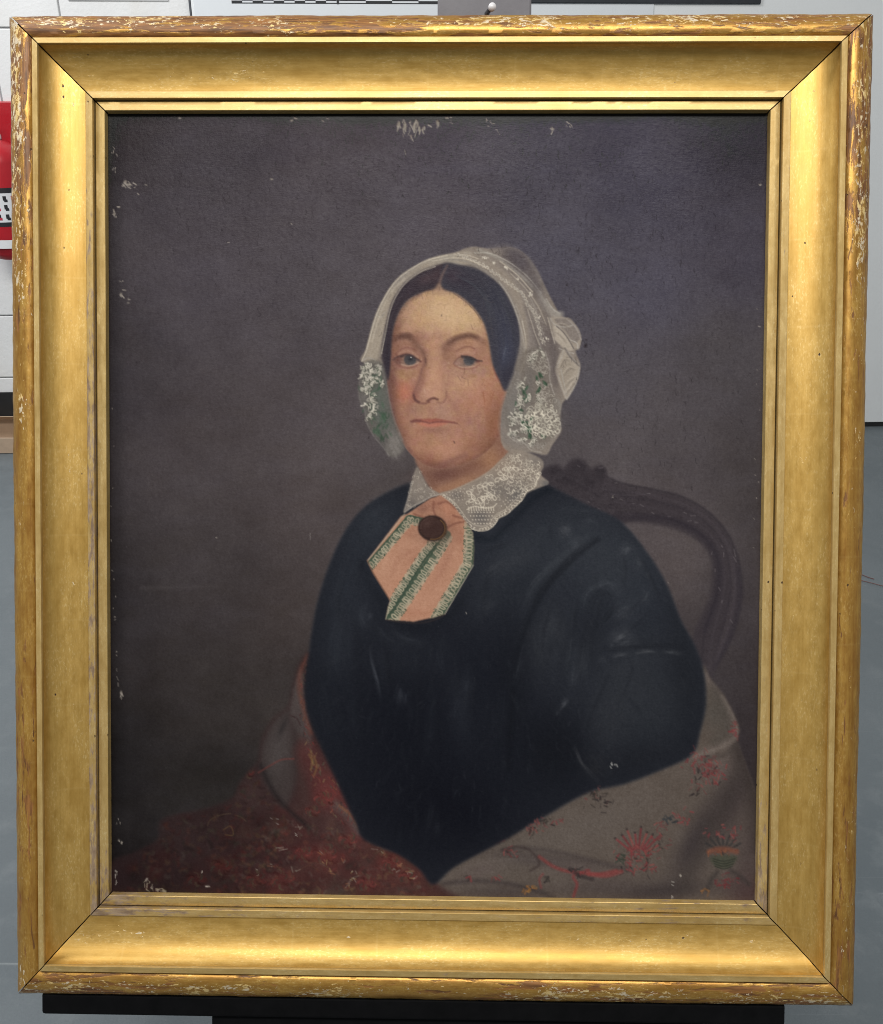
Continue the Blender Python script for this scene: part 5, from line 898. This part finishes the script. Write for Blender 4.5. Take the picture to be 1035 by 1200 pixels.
# how far each stretch of each rail is worn (t runs left-right or top-bottom)
WEAR = {'outer_roll': {'T': [(0,.66),(.2,.70),(.42,.62),(.55,.50),(.8,.50),(1,.54)], 'L': [(0,.56),(.1,.66),(.22,.5),(.4,.32),(.6,.36),(.72,.5),(1,.40)], 'R': [(0,.5),(.1,.66),(.22,.5),(.38,.30),(.6,.38),(.8,.42),(1,.52)], 'B': [(0,.6),(.15,.5),(.4,.40),(.6,.52),(.85,.5),(1,.6)]}}
CHIP = {'outer_roll': {'T': [(0,.52),(.15,.60),(.3,.58),(.4,.40),(.5,.55),(.62,.6),(.75,.55),(.9,.58),(1,.5)], 'L': [(0,.62),(.1,.58),(.22,.6),(.32,.52),(.45,.40),(.6,.30),(.8,.26),(1,.38)], 'R': [(0,.6),(.12,.58),(.22,.54),(.3,.44),(.45,.40),(.6,.30),(.8,.34),(.9,.42),(1,.42)], 'B': [(0,.6),(.1,.58),(.25,.52),(.5,.46),(.68,.6),(.8,.55),(1,.55)]},
        'cove': {'T': [(0,.26),(1,.24)], 'L': [(0,.22),(1,.16)], 'R': [(0,.24),(1,.14)], 'B': [(0,.30),(.5,.24),(1,.30)]}}
RUB = {'sight_edge': {'T': [(0,.12),(1,.12)], 'L': [(0,.1),(.75,.15),(.93,.3),(1,.7)], 'R': [(0,.1),(.6,.15),(.85,.38),(1,.62)], 'B': [(0,.62),(.1,.42),(.4,.38),(.7,.35),(1,.45)]},
       'inner_bead': {'T': [(0,.1),(1,.1)], 'L': [(0,.2),(.15,.45),(.4,.60),(.7,.5),(1,.62)], 'R': [(0,.32),(.2,.3),(.4,.05),(1,.25)], 'B': [(0,.68),(.12,.5),(.5,.35),(1,.42)]},
       'fillet': {'T': [(0,.15),(1,.2)], 'L': [(0,.15),(.3,.25),(1,.2)], 'R': [(0,.2),(1,.25)], 'B': [(0,.35),(1,.3)]}}
frame = leaning('picture_frame'); tag(frame, 'wide gilded wood frame with deep cove and worn outer edge round the portrait', 'picture frame')
GAP = .0007
for ri, rail in enumerate('TRBL'):
    L = SW if rail in 'TB' else SH
    rb = bmesh.new(); pts = []                               # wood core in the joint-shade colour, set back under the gilding; it shows in the mitre cracks
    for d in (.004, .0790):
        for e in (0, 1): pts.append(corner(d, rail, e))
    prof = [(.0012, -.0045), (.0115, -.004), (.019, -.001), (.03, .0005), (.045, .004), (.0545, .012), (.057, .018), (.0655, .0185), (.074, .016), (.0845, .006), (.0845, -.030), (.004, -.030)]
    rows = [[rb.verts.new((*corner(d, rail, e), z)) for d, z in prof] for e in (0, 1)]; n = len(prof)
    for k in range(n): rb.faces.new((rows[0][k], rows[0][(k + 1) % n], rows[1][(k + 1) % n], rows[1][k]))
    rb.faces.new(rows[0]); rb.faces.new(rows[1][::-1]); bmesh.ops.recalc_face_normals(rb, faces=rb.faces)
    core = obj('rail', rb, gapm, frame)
    tag(core, {'T': 'upper rail, brown bole showing along its worn outer edge', 'B': 'lower rail with cream scratches along its outer edge', 'L': 'left rail with flaked outer edge near the top', 'R': 'right rail with flaked gilding near its top corner'}[rail])
    for part, (pr, mat) in PROF.items():
        P = np.array(pr); M = len(P); N = 420 if part == 'outer_roll' else 140
        t = np.linspace(0, 1, N); arcv = np.r_[0, np.cumsum(np.hypot(*np.diff(P, axis=0).T))]
        A = np.array([corner(d, rail, 0) for d in P[:, 0]]); B = np.array([corner(d, rail, 1) for d in P[:, 0]])
        dr = (B - A) / np.linalg.norm(B - A, axis=1)[:, None]; gj = np.random.default_rng(ri * 9 + len(part)); A = A + dr * GAP * (.55 + .35 * gj.random() + .5 * gj.random((M, 1))); B = B - dr * GAP * (.55 + .35 * gj.random() + .5 * gj.random((M, 1)))
        XY = A[None] + (B - A)[None] * t[:, None, None]                                    # N x M x 2
        Z = np.repeat(P[None, :, 1], N, 0).copy(); u = (XY @ dr[0]) + L / 2 + ri * 3.1 + len(part) * .41
        nrm = np.gradient(P, axis=0); nrm = np.c_[-nrm[:, 1], nrm[:, 0]]; nrm /= np.hypot(*nrm.T)[:, None] + 1e-9; nrm *= np.sign(nrm[:, 1:2] + 1e-6) if part != 'outer_roll' else 1
        out = {'T': (0, 1), 'B': (0, -1), 'L': (-1, 0), 'R': (1, 0)}[rail]
        amp = np.full(M, .00006)
        if part == 'outer_roll': amp = np.interp(P[:, 0], [.06, .076, .0902], [.00005, .00018, .00050])
        nz = np.stack([sn(u[:, j] * .9 + j * .013, ri * 40 + (7 if part == 'outer_roll' else 3) + j // 3) for j in range(M)], 1)
        if part == 'outer_roll': nz += -1.1 * np.clip(sn(u[:, :1] * .35, ri + 90) - 1.05, 0, 1.5)                # knocked-off bits of the edge
        dd = nz * amp[None]
        sgn = 1 if part != 'outer_roll' else -1
        XY = XY + (dd * nrm[None, :, 0] * -1 * (1 if part == 'outer_roll' else 0))[..., None] * np.array(out)[None, None] * -1
        Z = Z + dd * np.abs(nrm[None, :, 1])
        V = np.concatenate([XY, Z[..., None]], 2).reshape(-1, 3)
        i = np.arange(N * M).reshape(N, M); F = np.stack([i[:-1, :-1], i[1:, :-1], i[1:, 1:], i[:-1, 1:]], -1).reshape(-1, 4)
        v0, v1, v2 = V[F[0][0]], V[F[0][1]], V[F[0][2]]
        mid = F[len(F) // 2]; nn = np.cross(V[mid[1]] - V[mid[0]], V[mid[2]] - V[mid[0]])
        if part != 'outer_roll':
            if nn[2] < 0: F = F[:, ::-1]
        elif nn[2] + nn[:2] @ np.array(out) < 0: F = F[:, ::-1]
        me = bpy.data.meshes.new(part); me.from_pydata(V.tolist(), [], F.tolist()); me.materials.append(mat)
        me.polygons.foreach_set('use_smooth', [True] * len(me.polygons))
        me.set_sharp_from_angle(angle=math.radians(28))
        uvl = me.uv_layers.new(name='UVMap'); UV = np.stack([u, np.repeat(arcv[None] + ri * .7 + len(part) * .0937, N, 0)], -1).reshape(-1, 2)
        li = np.empty(len(me.loops), np.int32); me.loops.foreach_get('vertex_index', li); uvl.data.foreach_set('uv', UV[li].ravel())
        edge = np.interp(P[:, 0], [.061, .067, .078, .0902], [.02, .07, .06, .14]) if part == 'outer_roll' else np.zeros(M)
        if part == 'outer_roll': edge[-2:] = .35
        ce = np.interp(P[:, 0], [.061, .068, .074, .084, .0902], [-.30, -.12, .06, .02, -.25]) if part == 'outer_roll' else (np.interp(P[:, 0], [.02, .034, .040, .05], [-.1, .1, .02, -.2]) if part == 'cove' else np.zeros(M))
        for nm, tb, ex_, dflt in (('wear', WEAR, edge, 0.0), ('chip', CHIP, ce, 0.0), ('rub', RUB, np.zeros(M), 0.0)):
            ctl = tb.get(part, {}).get(rail); val = (curve(ctl)(t)[:, None] + ex_[None]) if ctl else np.full((N, M), dflt)
            at = me.attributes.new(nm, 'FLOAT', 'POINT'); at.data.foreach_set('value', val.astype(np.float32).ravel())
        o = bpy.data.objects.new(part, me); col.objects.link(o); o.parent = core

# ---------------------------------------------------------------- the painting itself
painting = leaning('oil_painting'); tag(painting, 'dark oil portrait of a seated woman in a white lace bonnet and navy dress', 'painting')
PIG, REL = paint_portrait()
NX, NY = 770, 920
CW, CH, CZ = SW / 2 + .004, SH / 2 + .004, -.0035
gx, gy = np.meshgrid(np.linspace(-CW, CW, NX), np.linspace(CH, -CH, NY))
# sketch units -> canvas: the drawing was set out on a photographic tracing, so undo its slight keystone
RC = np.array([[0.9998346, 0.0059555, -0.0171846], [-0.0064715, 0.999525, -0.0301311], [0.016997, 0.0302374, 0.9993982]]); cc = np.array([0.02267708, 0.02452586, 0.87637985])
Q = (np.stack([gx, gy, np.full_like(gx, CZ)], -1) - cc) @ RC.T
sx = (517.5 + 1080 * Q[..., 0] / -Q[..., 2] - PX0) * SS - .5; sy = (600 - 1080 * Q[..., 1] / -Q[..., 2] - PY0) * SS - .5
def samp(I):
    x = np.clip(sx, 0, I.shape[1] - 1.001); y = np.clip(sy, 0, I.shape[0] - 1.001); xi = x.astype(int); yi = y.astype(int); fx, fy = x - xi, y - yi
    if I.ndim == 3: fx, fy = fx[..., None], fy[..., None]
    return (I[yi, xi] * (1 - fx) + I[yi, xi + 1] * fx) * (1 - fy) + (I[yi + 1, xi] * (1 - fx) + I[yi + 1, xi + 1] * fx) * fy
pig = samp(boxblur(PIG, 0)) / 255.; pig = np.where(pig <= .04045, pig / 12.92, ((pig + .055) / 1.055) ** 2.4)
# pigment read off the photograph with the room's light and varnish sheen divided out
pu, pv = ((sx + .5) / SS + PX0 - 510) / 380, ((sy + .5) / SS + PY0 - 595) / 460; pb = np.stack([np.clip(pu, -1, 1) ** a * np.clip(pv, -1, 1) ** b_ for a in range(5) for b_ in range(5) if a + b_ <= 4], -1)
pig = np.clip((pig - np.exp(pb @ np.array([-4.85, -1.461, 1.16, -0.045, -0.404, -0.003, 0.012, 0.035, -0.057, -0.254, 0.454, -0.172, 0.034, -0.027, -0.001]))[..., None]) / (pb @ np.array([0.981, -0.181, 0.034, 0.073, -0.091, -0.019, 0.006, -0.003, -0.004, 0.006, -0.004, 0.018, 0.041, 0.0, -0.065]))[..., None], .003, .9)
Zc = CZ + samp(REL) * .00010 - .0008 * np.clip(1 - np.minimum(CW - np.abs(gx), CH - np.abs(gy)) / .02, 0, 1) * 0
V = np.stack([gx, gy, Zc], -1).reshape(-1, 3).astype(np.float32)
i = np.arange(NX * NY).reshape(NY, NX); F = np.stack([i[:-1, :-1], i[1:, :-1], i[1:, 1:], i[:-1, 1:]], -1).reshape(-1, 4).astype(np.int32)
me = bpy.data.meshes.new('canvas'); me.vertices.add(len(V)); me.vertices.foreach_set('co', V.ravel()); me.loops.add(F.size); me.loops.foreach_set('vertex_index', F.ravel()); me.polygons.add(len(F)); me.polygons.foreach_set('loop_start', np.arange(0, F.size, 4, dtype=np.int32)); me.polygons.foreach_set('use_smooth', np.ones(len(F), bool)); me.update(calc_edges=True)
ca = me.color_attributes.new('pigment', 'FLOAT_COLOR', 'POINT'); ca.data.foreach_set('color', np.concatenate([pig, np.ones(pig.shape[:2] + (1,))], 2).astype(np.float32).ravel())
t = NT('oil_paint'); co = t.n('TexCoord').outputs['Object']
hh = t.math('ADD', t.math('MULTIPLY', t.noise(t.scale(co, (260, 1100, 1)), 1., 2), .6), t.math('ADD', t.math('MULTIPLY', t.noise(t.scale(co, (1100, 260, 1)), 1., 2), .5), t.math('MULTIPLY', t.noise(co, 900, 2), .6)))
blot = t.noise(co, 11, 4)
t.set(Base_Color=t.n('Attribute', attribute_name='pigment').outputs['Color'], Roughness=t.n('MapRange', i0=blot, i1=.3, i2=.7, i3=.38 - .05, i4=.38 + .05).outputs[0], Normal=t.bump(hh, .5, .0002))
t.b.inputs['Specular IOR Level'].default_value = .16
me.materials.append(t.m); cvs = bpy.data.objects.new('canvas', me); col.objects.link(cvs); cvs.parent = painting
tag(cvs, 'painted canvas with craquelure and small paint losses at the edges')
sb = plain('stretcher_pine', (.36, .24, .13), .8)
for q in ((-CW, CH - .05, -.028, CW, CH, -.0062), (-CW, -CH, -.028, CW, -CH + .05, -.0062), (-CW, -CH + .0505, -.028, -CW + .05, CH - .0505, -.0062), (CW - .05, -CH + .0505, -.028, CW, CH - .0505, -.0062)): obj('stretcher_bar', box(*q), sb, painting)
